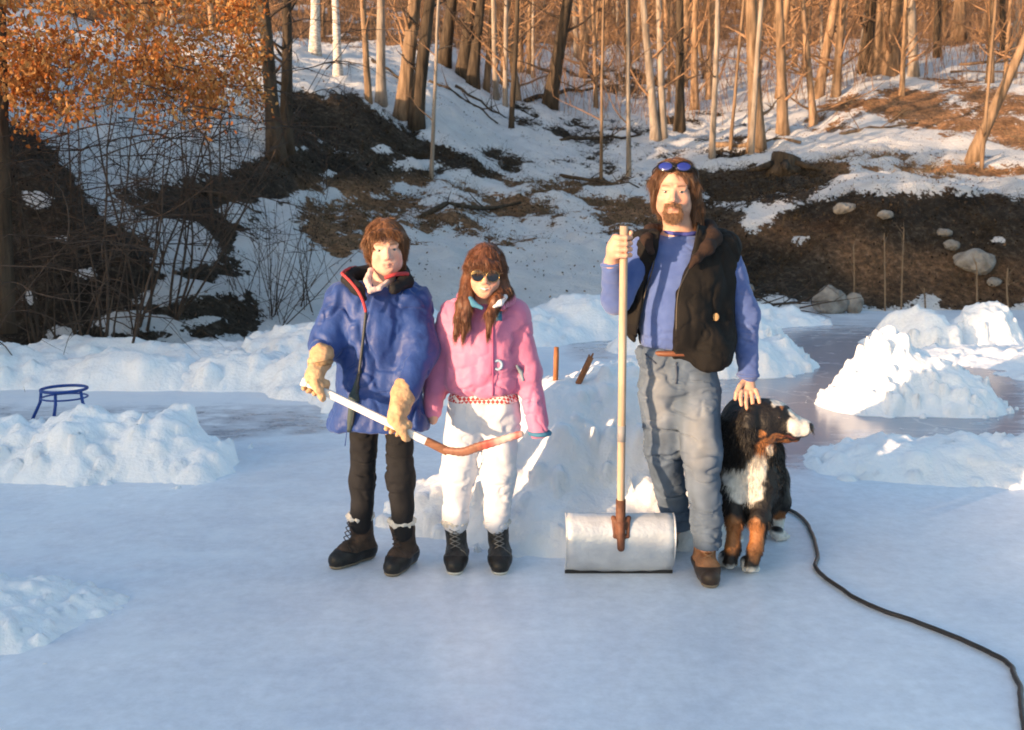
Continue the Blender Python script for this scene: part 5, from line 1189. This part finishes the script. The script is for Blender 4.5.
def tree(name, base, top, r0, label, bk, nb=10, group=None, seed=1, flare=1.7, h=11, bstart=.12, bl=1.6, cat='tree', wob=.012, twm=None, cast=True, ntw=4):
    r = np.random.default_rng(seed); base = np.asarray(base, float); d = np.asarray(top, float)-base; d /= np.linalg.norm(d)
    t = empty(name, base, label, cat, group); n = 14; pts = []; rs = []; off = np.zeros(3)
    for i in range(n+1):
        f = i/n; off = off+np.array([r.normal(0, wob), r.normal(0, wob), 0])*h*.06; hh = f**1.25*h
        pts.append(base+d*hh+off*min(1, f*3)-np.array([0, 0, .25])*(i == 0)); rs.append(r0*((1-.8*f)+(flare-1)*math.exp(-hh/(.16+r0*1.2))))
    B = MB(); B.tube(pts, rs, 9, True, .07); B.build('trunk', bk, t)
    if nb:
        B = MB()
        for k in range(nb):
            f = bstart+(.95-bstart)*r.uniform(0, 1)**1.2; i = min(int(f*n), n-1); g = f*n-i; p = np.array(pts[i])*(1-g)+np.array(pts[i+1])*g
            a = r.uniform(0, 2*PI); q = np.array([math.cos(a), math.sin(a), r.uniform(.2, 1.1)])
            limb(B, p, q, bl*r.uniform(.5, 1.2)*(1.2-f*.6), r0*.28*(1.1-f)+.006, r, 5, 5, .3, .2, ntw)
        B.build('crown', twm or bk, t)
    return t
TREES = [ # px base, py base, px at top edge, base radius in px, bark, branches, label
 (277,158,262,9,BK_dark,10,'thick dark trunk just left of its twin above the dark bank, behind the orange leaves'),
 (286,150,287,7,BK_dark,8,'slimmer dark trunk right beside the thick twin trunk behind the orange leaves'),
 (315,55,315,5.5,BK_birch,3,'leaning white birch trunk on the snowy knoll, the left of two birches'),
 (338,77,335,4.5,BK_birch,3,'straight white birch trunk on the snowy knoll, the right of two birches'),
 (369,103,362,4,BK_mid,5,'thin brown trunk left of the grey one at the end of the snow plateau'),
 (381,106,380,5.5,BK_pale,6,'smooth grey trunk at the right end of the snow plateau'),
 (402,120,414,9,BK_mid,9,'stout brown trunk leaning right from the dark bank, left of a close pair'),
 (415,128,430,8,BK_dark,8,'stout dark trunk leaning right, the right of a close pair on the dark bank'),
 (431,178,437,2.4,BK_pale,4,'slim grey sapling rising from the foot of the dark bank above the boy'),
 (443,66,452,6.5,BK_dark,8,'dark trunk on the crest right of the stout leaning pair'),
 (462,78,472,7,BK_dark,8,'thick dark trunk, left of a tight pair on the crest'),
 (472,86,481,6,BK_dark,7,'dark trunk leaning right, right of a tight pair on the crest'),
 (486,92,494,4,BK_mid,5,'thin brown trunk right of the tight dark pair on the crest'),
 (511,129,517,3.2,BK_dark,5,'thin dark crooked trunk at the lower tip of the dark bank'),
 (529,75,530,2.8,BK_mid,5,'slim tan trunk between the crooked thin one and the dark leaning one'),
 (549,108,568,7.5,BK_dark,9,'dark trunk leaning right beside the fallen log in the open snow'),
 (629,176,627,2.8,BK_pale,4,'slender pale trunk rising behind the wooden shovel handle'),
 (656,142,644,5,BK_pale,7,'grey leaning trunk with flared foot, left of the V-shaped pair'),
 (663,140,659,4.5,BK_pale,6,'grey trunk in the V-shaped pair directly above the man'),
 (680,131,680,5.5,BK_dark,8,'straight dark trunk with a bulging foot right of the V-shaped pair'),
 (706,80,690,2.4,BK_mid,4,'slim tan trunk between the dark straight trunk and the pale one'),
 (712,160,717,3.6,BK_pale,5,'pale slim trunk above the right shoulder of the man'),
 (757,150,752,8.5,BK_mid,9,'wide warm brown trunk with grey flared foot above the stump'),
 (751,155,761,3.4,BK_pale,4,'thin pale trunk crossing in front of the wide warm brown one'),
 (783,136,780,6,BK_mid,9,'gnarled trunk with a wide flared foot and forked top'),
 (795,70,793,3,BK_mid,5,'thin straight trunk just right of the gnarled one'),
 (806,72,808,4.4,BK_mid,7,'warm brown trunk standing alone left of the orange mound'),
 (837,76,836,2.2,BK_mid,4,'very thin dark stem on the snow left of the three-trunk cluster'),
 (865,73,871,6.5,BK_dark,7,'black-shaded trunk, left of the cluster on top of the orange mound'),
 (879,76,885,9,BK_mid,9,'thickest lit trunk of the cluster on top of the orange mound'),
 (899,70,893,5,BK_mid,6,'leaning trunk between the thickest and the pale one on the mound'),
 (914,78,911,5,BK_pale,7,'pale lit trunk at the right of the cluster on the orange mound'),
 (937,60,938,4,BK_dark,5,'narrow dark trunk on the pink snow right of the mound cluster'),
 (958,40,960,6.5,BK_mid,7,'brown trunk high on the slope near the upper right corner'),
 (1003,60,1002,3.5,BK_dark,5,'dark narrow trunk near the right edge high on the slope'),
 (970,163,1042,6.5,BK_mid,6,'long tan trunk leaning far to the right over the right edge'),
 (981,170,996,2.2,BK_mid,4,'thin upright sapling beside the foot of the far-leaning trunk'),
 (601,180,604,2.0,BK_mid,3,'very thin sapling left of the pale trunk behind the shovel handle'),
 (577,60,575,3.2,BK_pale,4,'slim pale forked trunk right of the dark leaning one'),
 (730,150,744,2.0,BK_mid,3,'thin brown sapling between the pale slim trunk and the wide one'),
]
for i, (bx, by, tx, rp, bk, nb, lb) in enumerate(TREES):
    b = hit(bx, by); top = P(tx, 0, b[1]+.0); dpt = b[1]
    tree('tree', b, top, rp/FPX*dpt*.92, lb, bk, nb, None, 100+i, 1.5 if rp > 4 else 1.2, h=max(7, dpt*.42), bl=.045*dpt, wob=.010, twm=BK_twig if bk is BK_dark else BK_ttwig)
b = hit(6, 309, 7.6); b = P(6, 309, 10.3); tree('tree', (b[0], b[1], max(b[2], height(b[0], b[1]))), P(-1, 0, 10.3), .085, 'grey trunk cut off by the left edge, in front of the dark slope', BK_dark, 4, None, 77, 1.1, 8, .5, 1.0)
# distant woods: prototypes, then copies
r = np.random.default_rng(55); PROT = []
LB = 'slender bare tree in the sunlit woods high on the far hillside'
def dup(t, loc, rz, sc):
    c = t.copy(); COL.objects.link(c); c.location = loc; c.rotation_euler = (0, 0, rz); c.scale = (sc, sc, sc)
    for ch in list(t.children): q = ch.copy(); COL.objects.link(q); q.parent = c
    return c
for k in range(9):
    PROT.append(tree('bare_tree', (0, 0, -200), (r.normal(0, .04), r.normal(0, .04), -199), (.17, .10, .13, .22, .09, .12, .19, .08, .15)[k], LB, (BK_far, BK_pale, BK_far, BK_mid, BK_pale, BK_far, BK_far, BK_mid, BK_far)[k], 22, 'bare trees on the far hillside', 300+k, 1.4, 14, .08, 2.4, 'tree', .02, BK_ttwig, ntw=5))
cnt = 0
while cnt < 235:
    y = 34+70*r.uniform(0, 1)**1.1; u = r.uniform(-.60, .60); x = u*y; px = 512+FPX*u/CT
    if y < 40 and px < 460: continue
    if y < 46 and 560 < px < 780 and r.uniform() < .6: continue
    z = float(height(x, y)); k = r.integers(9); s = r.uniform(.75, 1.25)
    loc = (x, y, z-.1); rz = r.uniform(0, 6.28)
    if cnt < 9: t = PROT[cnt]; t.location = loc; t.rotation_euler = (0, 0, rz); t.scale = (s, s, s)
    else: dup(PROT[k], loc, rz, s)
    cnt += 1
# brush between the far trunks, too dense to count
B = MB(); r2 = np.random.default_rng(56); n = 0
while n < 12000:
    y = 37+85*r2.uniform(0, 1); x = r2.uniform(-.62, .62)*y; px = 512+FPX*x/y
    if y < 44 and px < 470 and r2.uniform() < .85: continue
    z = float(_Z[0, 0]); n += 1; B_ = (x, y); 
    if n == 1: XY = []
    XY.append(B_)
XY = np.array(XY); ZZ = height(XY[:, 0], XY[:, 1])
for (x, y), z in zip(XY, ZZ):
    L = r2.uniform(.8, 3.0)*(1 if y < 60 else 1.8); a = r2.normal(0, .28, 2); b = r2.normal(0, .2, 2); w_ = r2.uniform(.008, .018)*(y/45)
    B.tube([(x, y, z-.05), (x+a[0]*L*.5, y+a[1]*L*.5, z+L*.5), (x+a[0]*L+b[0], y+a[1]*L+b[1], z+L)], [w_, w_*.7, w_*.3], 3, False)
tag(B.build('undergrowth', BK_ttwig), 'tangled brown brush between the far trunks', 'undergrowth', kind='stuff')
B = MB(); r2 = np.random.default_rng(57); m_ = 900; yy = r2.uniform(84, 138, m_); xx = r2.uniform(-.62, .62, m_)*yy; zz = height(xx, yy)
for x, y, z in zip(xx, yy, zz):
    h_ = r2.uniform(9, 16); w_ = r2.uniform(.07, .22); l = r2.normal(0, .5, 2)
    B.tube([(x, y, z-.3), (x+l[0]*.5, y+l[1]*.5, z+h_*.5), (x+l[0], y+l[1], z+h_)], [w_, w_*.7, w_*.2], 5, False)
    for k in range(5):
        f = r2.uniform(.25, .9); p = np.array([x+l[0]*f, y+l[1]*f, z+h_*f]); a = r2.uniform(0, 6.28); q = np.array([math.cos(a), math.sin(a), .9])*r2.uniform(.8, 2.4); B.tube([p, p+q*.5, p+q+[0, 0, .3]], [.05, .035, .015], 3, False)
tag(B.build('far_woods', BK_far), 'mass of bare trunks at the top of the hillside', 'woods', kind='stuff')
# ------------------------------------------------------------------ leafy saplings, upper left
M_leaf = mat('russet_leaf', (.30, .12, .035), .7, .2, 3, attr=True, transl=.45, spec=.2)
LC = np.array([(.56, .20, .05), (.64, .28, .08), (.40, .13, .035), (.68, .36, .13)])
def leaves(pts, r, size, col=LC):
    n = len(pts); p = np.asarray(pts)+r.normal(0, .045, (n, 3)); a = r.normal(0, 1, (n, 3)); a[:, 2] -= .9; a /= np.linalg.norm(a, axis=1)[:, None]
    b = np.cross(a, r.normal(0, 1, (n, 3))); b /= np.linalg.norm(b, axis=1)[:, None]; c = np.cross(a, b); L = size*r.uniform(.55, 1.25, (n, 1)); w_ = L*.30
    V = np.stack([p, p+a*L*.35+b*w_+c*w_*.4, p+a*L*.75+b*w_*.7+c*w_*.5, p+a*L+c*w_*.2, p+a*L*.75-b*w_*.7+c*w_*.5, p+a*L*.35-b*w_+c*w_*.4, p+a*L*.5], 1).reshape(-1, 3)
    o = np.arange(n)[:, None]*7; F = np.concatenate([np.concatenate([o+i, o+j, o+6], 1) for i, j in ((0, 1), (1, 2), (2, 3), (3, 4), (4, 5), (5, 0))])
    return V, F, np.repeat(col[r.integers(0, len(col), n)]*r.uniform(.7, 1.2, (n, 1)), 7, 0)
SAP = [(-45,120,-60,9.6,'russet-leaved sapling cut off by the upper left corner'), (28,128,15,10.6,'leftmost whole russet-leaved sapling on the crest of the dark mound'), (62,150,62,10.9,'russet-leaved sapling on the right shoulder of the dark mound'),
       (92,175,120,10.4,'russet-leaved sapling with long drooping sprays over the snow slope'), (130,170,170,11.5,'russet-leaved sapling in the middle of the leafy thicket'), (165,190,205,12,'rightmost russet-leaved sapling, its low sprays hanging over the brush'), (215,150,240,15,'small russet-leaved sapling behind the thicket near the twin dark trunks')]
for k, (bx, by, tx, Y0, lb) in enumerate(SAP):
    r = np.random.default_rng(400+k); q = P(bx, by, Y0); q[2] = float(height(q[0], q[1])); t = empty('leafy_sapling', q, lb, 'sapling', 'russet-leaved saplings on the left bank')
    B = MB(); tips = []
    for s_ in range(6):
        a = r.uniform(0, 6.28); d = np.array([(tx-bx)/FPX*Y0*.5+r.normal(0, .35), r.normal(0, .25)-.1, 1.0+r.uniform(0, .6)])
        pts = limb(B, q+np.array([math.cos(a)*.08, math.sin(a)*.08, -.1]), d, r.uniform(2.6, 4.2), r.uniform(.010, .021), r, 5, 9, .3, .13)
        for j in range(13):
            i = r.integers(3, 10); dd = np.array([r.normal(0, .9), r.normal(0, .6), r.uniform(-.25, .6)]); limb(B, np.array(pts[i]), dd, r.uniform(.5, 1.25), .008, r, 4, 6, -.55, .2, 3, tips)
    B.build('stems', BK_twig, t); tips = np.array(tips); _, ty = proj(tips[:, 0], tips[:, 1], tips[:, 2]); tpx, _ = proj(tips[:, 0], tips[:, 1], tips[:, 2])
    lim = 82+50*vnoise(tpx*.035, tpx*0+k, 0, 8); ok = (ty < lim) & (ty > -60) & (tips[:, 2] > 1.9) & (tpx < 262); tips = tips[ok]
    if len(tips) > 10:
        idx = r.integers(0, len(tips), 2000); V, F, c = leaves(tips[idx]+r.normal(0, .07, (2000, 3)), r, .062); mesh_np('leaves', V, F, M_leaf, t, False, c)
# a few stray low leaves on twigs
# ------------------------------------------------------------------ bare shrubs
SH = [(20,235,11.6,16,1.7,'dense bare brush on the face of the dark mound at the far left'), (60,290,11.0,12,1.3,'low bare shrub near the foot of the dark mound'), (75,200,12.2,14,1.6,'bare fan-shaped shrub on the shoulder of the dark mound'),
      (105,250,11.7,16,1.7,'many-stemmed bare shrub where the dark mound meets the snow slope'), (150,262,12.3,16,1.8,'bare shrub in the middle of the patchy snow slope'), (130,175,15,16,2.4,'bare shrub high on the snow slope under the russet leaves'), (175,205,14.2,18,2.4,'tangled bare shrub above the patchy snow slope'),
      (215,250,13.5,20,2.2,'dense dark shrub left of the tall fan-shaped shrub'), (238,292,13.0,16,1.8,'dark shrub at the foot of the slope near the snow bank'), (272,322,12.7,30,2.0,'tall fan-shaped bare shrub behind the left shoulder of the boy'), (298,310,13.2,16,1.6,'thin bare shrub right behind the tall fan-shaped one'),
      (245,180,16.2,16,2.4,'bare shrub at the foot of the twin dark trunks'), (322,190,18.6,14,2.2,'bare shrub on the black bank under the two birches'), (200,120,18.5,14,2.4,'bare shrub on the snow crest behind the thicket'),
      (40,110,13.8,16,2.0,'bare stems standing on the snow crest behind the dark mound')]
px_lo = lambda a, b: a < 110 and b > 180
for k, (bx, by, Y0, ns, L, lb) in enumerate(SH):
    r = np.random.default_rng(500+k); q = hit(bx, by, 9.5); B = MB(); sc_ = 1.
    for s_ in range(int(ns*(.3 if px_lo(bx, by) else .55))):
        d = np.array([r.normal(0, .42), r.normal(0, .3), 1.0]); p = q+np.array([r.normal(0, .14), r.normal(0, .1), -.06]); limb(B, p, d, L*r.uniform(.45, 1.1), r.uniform(.004, .010), r, 4, 7, .05, .13, 5)
    tag(B.build('bare_shrub', BK_twig), lb, 'shrub', 'bare shrubs on the left bank')
# dry weed stalks in front of the rocky bank
WS = [(886,297,233,'tall dry weed stalk, left of a pair against the rocky bank'), (902,299,229,'tall dry weed stalk, right of a pair against the rocky bank'), (855,293,244,'single thin dry stalk left of the tall pair'), (926,306,288,'short thick dry stalk right of the tall pair'), (978,300,262,'dry stalk just below the big grey boulder'), (1010,300,268,'dry stalk near the right edge below the boulder')]
M_stalk = mat('dry_stalk', (.20, .14, .09), .9, .2, 20)
for k, (bx, by, ty, lb) in enumerate(WS):
    r = np.random.default_rng(600+k); q = P(bx, by, 16.2); q[2] = max(float(height(q[0], q[1])), 0)-.03; tp = P(bx+r.uniform(-3, 3), ty, 16.2); B = MB(); B.tube(smoothpath([q, (q+tp)/2+r.normal(0, .02, 3), tp], 8), [.017, .016, .015, .014, .013, .012, .011, .009], 5)
    for j in range(5): p = q+(tp-q)*r.uniform(.5, 1); limb(B, p, np.array([r.normal(0, .5), r.normal(0, .3), 1]), .22, .007, r, 3, 3, 0, .2)
    tag(B.build('weed_stalk', M_stalk), lb, 'weed', 'dry weed stalks by the rocky bank')
# ------------------------------------------------------------------ boulders, stump, logs
M_rock = mat('grey_rock', (.13, .12, .11), .9, 0, 7, .7, 14, col2=(.30, .28, .255))
def boulder(px, py, w_, h_, lb, seed, Y=None, m=None):
    b = hit(px, py, 9.5) if Y is None else P(px, py, Y); d = b[1]; rx = w_/FPX*d/2; rz = h_/FPX*d/2; S = Solid(max(rx/14, .012)); c = b+np.array([0, -.02, rz*.35])
    S.ell(c, (rx, rx*.8, rz), .01); S.ell(c+[rx*.35, -rx*.2, -rz*.1], (rx*.6, rx*.5, rz*.7), rx*.2); S.noise(rx*.16, (1.3/rx,)*3, seed); S.noise(rx*.04, (5/rx,)*3, seed+1)
    tag(S.obj('boulder', m or M_rock), lb, 'boulder', 'boulders in the dirt bank')
boulder(975, 268, 40, 25, 'big pale grey boulder low in the dirt bank at the right', 1)
boulder(830, 306, 34, 28, 'rounded boulder at the ice edge left of the weed stalks', 2, 15.9)
boulder(853, 307, 18, 22, 'smaller boulder right of the rounded one at the ice edge', 3, 15.9)
boulder(843, 212, 22, 11, 'flat pale stone near the top of the dirt bank', 4); boulder(884, 220, 15, 9, 'small grey stone right of the flat pale stone', 5)
boulder(951, 250, 16, 11, 'small stone just left of the big pale boulder', 6); boulder(943, 236, 14, 9, 'dull stone above and left of the big pale boulder', 7); boulder(745, 292, 18, 14, 'stone at the ice edge by the sleeve of the man', 8)
boulder(993, 285, 14, 9, 'small stone below and right of the big pale boulder', 9)
# stump
q = hit(784, 170); B = MB(); B.tube([q+[0, 0, -.2], q+[0, 0, .02], q+[0, 0, .12], q+[.03, 0, .32], q+[.04, 0, .36]], [.55, .46, .36, .33, .27], 14, True, .14)
st_ = empty('tree_stump', q, 'broad dark tree stump on the snow ledge to the right of the man', 'stump'); B.build('trunk', BK_dark, st_)
B = MB()
for a in range(6): an = a*1.05+.3; d = np.array([math.cos(an), math.sin(an), 0]); B.tube([q+d*.3+[0, 0, .12], q+d*.6+[0, 0, .04], q+d*.95+[0, 0, -.05]], [.11, .08, .03], 6, True, .1)
B.build('roots', BK_dark, st_)
def log(px1, py1, px2, py2, r_, lb, m=BK_dark, br=3, seed=1, dz=.02):
    a = hit(px1, py1, 9.5); b = hit(px2, py2, 9.5); r = np.random.default_rng(seed); n = 9; pts = []
    for i in range(n):
        f = i/(n-1); p = a*(1-f)+b*f; p[2] = max(p[2], float(height(p[0], p[1])))+r_*.6+dz+r.normal(0, r_*.25); pts.append(p+r.normal(0, r_*.3, 3))
    B = MB(); B.tube(pts, [r_*(1-.55*i/(n-1)) for i in range(n)], 8, True, .08)
    t = empty('fallen_log', a, lb, 'log', 'fallen logs and branches on the slopes'); B.build('log', m, t)
    if br:
        B = MB()
        for k in range(br): limb(B, np.array(pts[r.integers(2, n-1)]), np.array([r.normal(0, .6), r.normal(0, .4), r.uniform(.2, .9)]), np.linalg.norm(b-a)*r.uniform(.12, .3), r_*.35, r, 5, 4, .1, .2, 2)
        B.build('branches', m, t)
log(525, 103, 600, 90, .11, 'dark fallen log in the snow right of the dark leaning trunk', seed=1); log(560, 142, 640, 138, .07, 'thin fallen branch across the open snow above the girl', seed=2)
log(715, 149, 800, 147, .10, 'fallen log at the foot of the wide warm brown trunk', BK_mid, seed=3); log(372, 62, 420, 92, .05, 'fallen branch on the snow plateau right of the birches', seed=4)
log(430, 84, 498, 126, .07, 'long fallen branch lying down the right side of the dark bank', seed=5, br=6); log(455, 88, 506, 120, .05, 'second fallen branch, higher on the right side of the dark bank', seed=6, br=6)
log(840, 136, 918, 124, .06, 'fallen branch along the lower edge of the orange mound', BK_mid, seed=7); log(960, 66, 1030, 62, .07, 'fallen log on the pink snow near the upper right corner', BK_mid, seed=8); log(950, 74, 1030, 74, .05, 'second fallen log just below the one at the upper right', BK_mid, seed=9)
log(190, 188, 262, 218, .05, 'fallen branch sloping down through the brush at left', seed=10, br=7); log(420, 222, 520, 205, .06, 'mossy branch on the snow between the boy and the girl, high behind', seed=11); log(560, 178, 640, 190, .05, 'thin branch in the patchy snow left of the man', seed=12)
# tangle of cut branches at the water line behind the man
B = MB(); r = np.random.default_rng(88); q = P(768, 303, 15.2); q[2] = .1
for k in range(16): a = r.uniform(-.4, .5); p = q+np.array([r.normal(0, .3), r.normal(0, .15), r.uniform(0, .15)]); limb(B, p, np.array([math.cos(a)*(1 if r.uniform() < .6 else -1), r.normal(0, .3), r.uniform(0, .5)]), r.uniform(.5, 1.1), .014, r, 4, 6, -.15, .16, 2)
tag(B.build('brush_pile', BK_twig), 'tangle of dark cut branches on the snow behind the sleeve of the man', 'branches')
# ------------------------------------------------------------------ ground litter on the bare soil (uncountable)
r = np.random.default_rng(90)
sel = np.nonzero((bare_v.ravel() > .5) & infront.ravel() & (ppx.ravel() > -40) & (ppx.ravel() < 1064) & (ppy.ravel() > 20) & (ppy.ravel() < 372) & (GZ.ravel() > .05))[0]
wt = 1/np.maximum(GYY.ravel()[sel], 9)**.5*np.where(GYY.ravel()[sel] > 27, 3, 1); wt = wt/wt.sum(); n = 42000; i = r.choice(sel, n, p=wt); p = TV[i].copy(); p[:, :2] += r.uniform(-.07, .07, (n, 2)); p[:, 2] = height(p[:, 0], p[:, 1])+r.uniform(.0, .04, n)
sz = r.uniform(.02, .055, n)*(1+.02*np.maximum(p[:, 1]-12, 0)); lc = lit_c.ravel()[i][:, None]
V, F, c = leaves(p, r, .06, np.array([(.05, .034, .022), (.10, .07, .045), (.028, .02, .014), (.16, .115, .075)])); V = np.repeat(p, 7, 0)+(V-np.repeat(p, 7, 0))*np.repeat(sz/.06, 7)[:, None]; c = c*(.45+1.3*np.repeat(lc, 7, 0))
M_lit = mat('dead_leaf_litter', (.1, .07, .05), .9, .2, 3, attr=True, spec=.1)
tag(mesh_np('leaf_litter', V, F, M_lit, None, False, c), 'dead leaves and crumbs of earth on the bare banks', 'leaf litter', kind='stuff')
# dead grass and weed tufts
n = 15000; s2 = np.nonzero((bare_v.ravel() > .42) & infront.ravel() & (ppx.ravel() > -30) & (ppx.ravel() < 1054) & (ppy.ravel() > 60) & (ppy.ravel() < 360) & (GZ.ravel() > .05))[0]
tuft = r.choice(s2, 1500); i = np.repeat(tuft, 10); p = TV[i].copy(); p[:, :2] += r.normal(0, .07, (n, 2)); p[:, 2] = height(p[:, 0], p[:, 1])
d = np.stack([r.normal(0, .6, n), r.normal(0, .4, n), np.ones(n)], 1); d /= np.linalg.norm(d, axis=1)[:, None]
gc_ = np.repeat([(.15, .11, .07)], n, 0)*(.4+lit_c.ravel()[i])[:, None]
o = strands('dead_grass', p, d, .20*(p[:, 1:2]/16), .010, M_lit, None, 3, .9, gc_, .3, 6); tag(o, 'dead grass and thin weed stems on the banks', 'dead grass', kind='stuff')

# crumbs of bark and leaf blown over the snow
n = 15000; s3 = np.nonzero(infront.ravel() & (ppx.ravel() > -40) & (ppx.ravel() < 1064) & (ppy.ravel() > 60) & (ppy.ravel() < 345) & (GZ.ravel() > .05))[0]
i = r.choice(s3, n); k_ = (fbm(TV[i, 0]*.6, TV[i, 1]*.6, 0, 3, 41) > -.15); i = i[k_]; n = len(i); p = TV[i].copy(); p[:, :2] += r.uniform(-.1, .1, (n, 2)); p[:, 2] = height(p[:, 0], p[:, 1])+.055
V, F, c = leaves(p, r, .045, np.array([(.10, .07, .05), (.18, .12, .08), (.06, .045, .03)])); tag(mesh_np('snow_debris', V, F, M_lit, None, False, c), 'scattered bark crumbs and leaves on the hillside snow', 'leaf litter', kind='stuff')
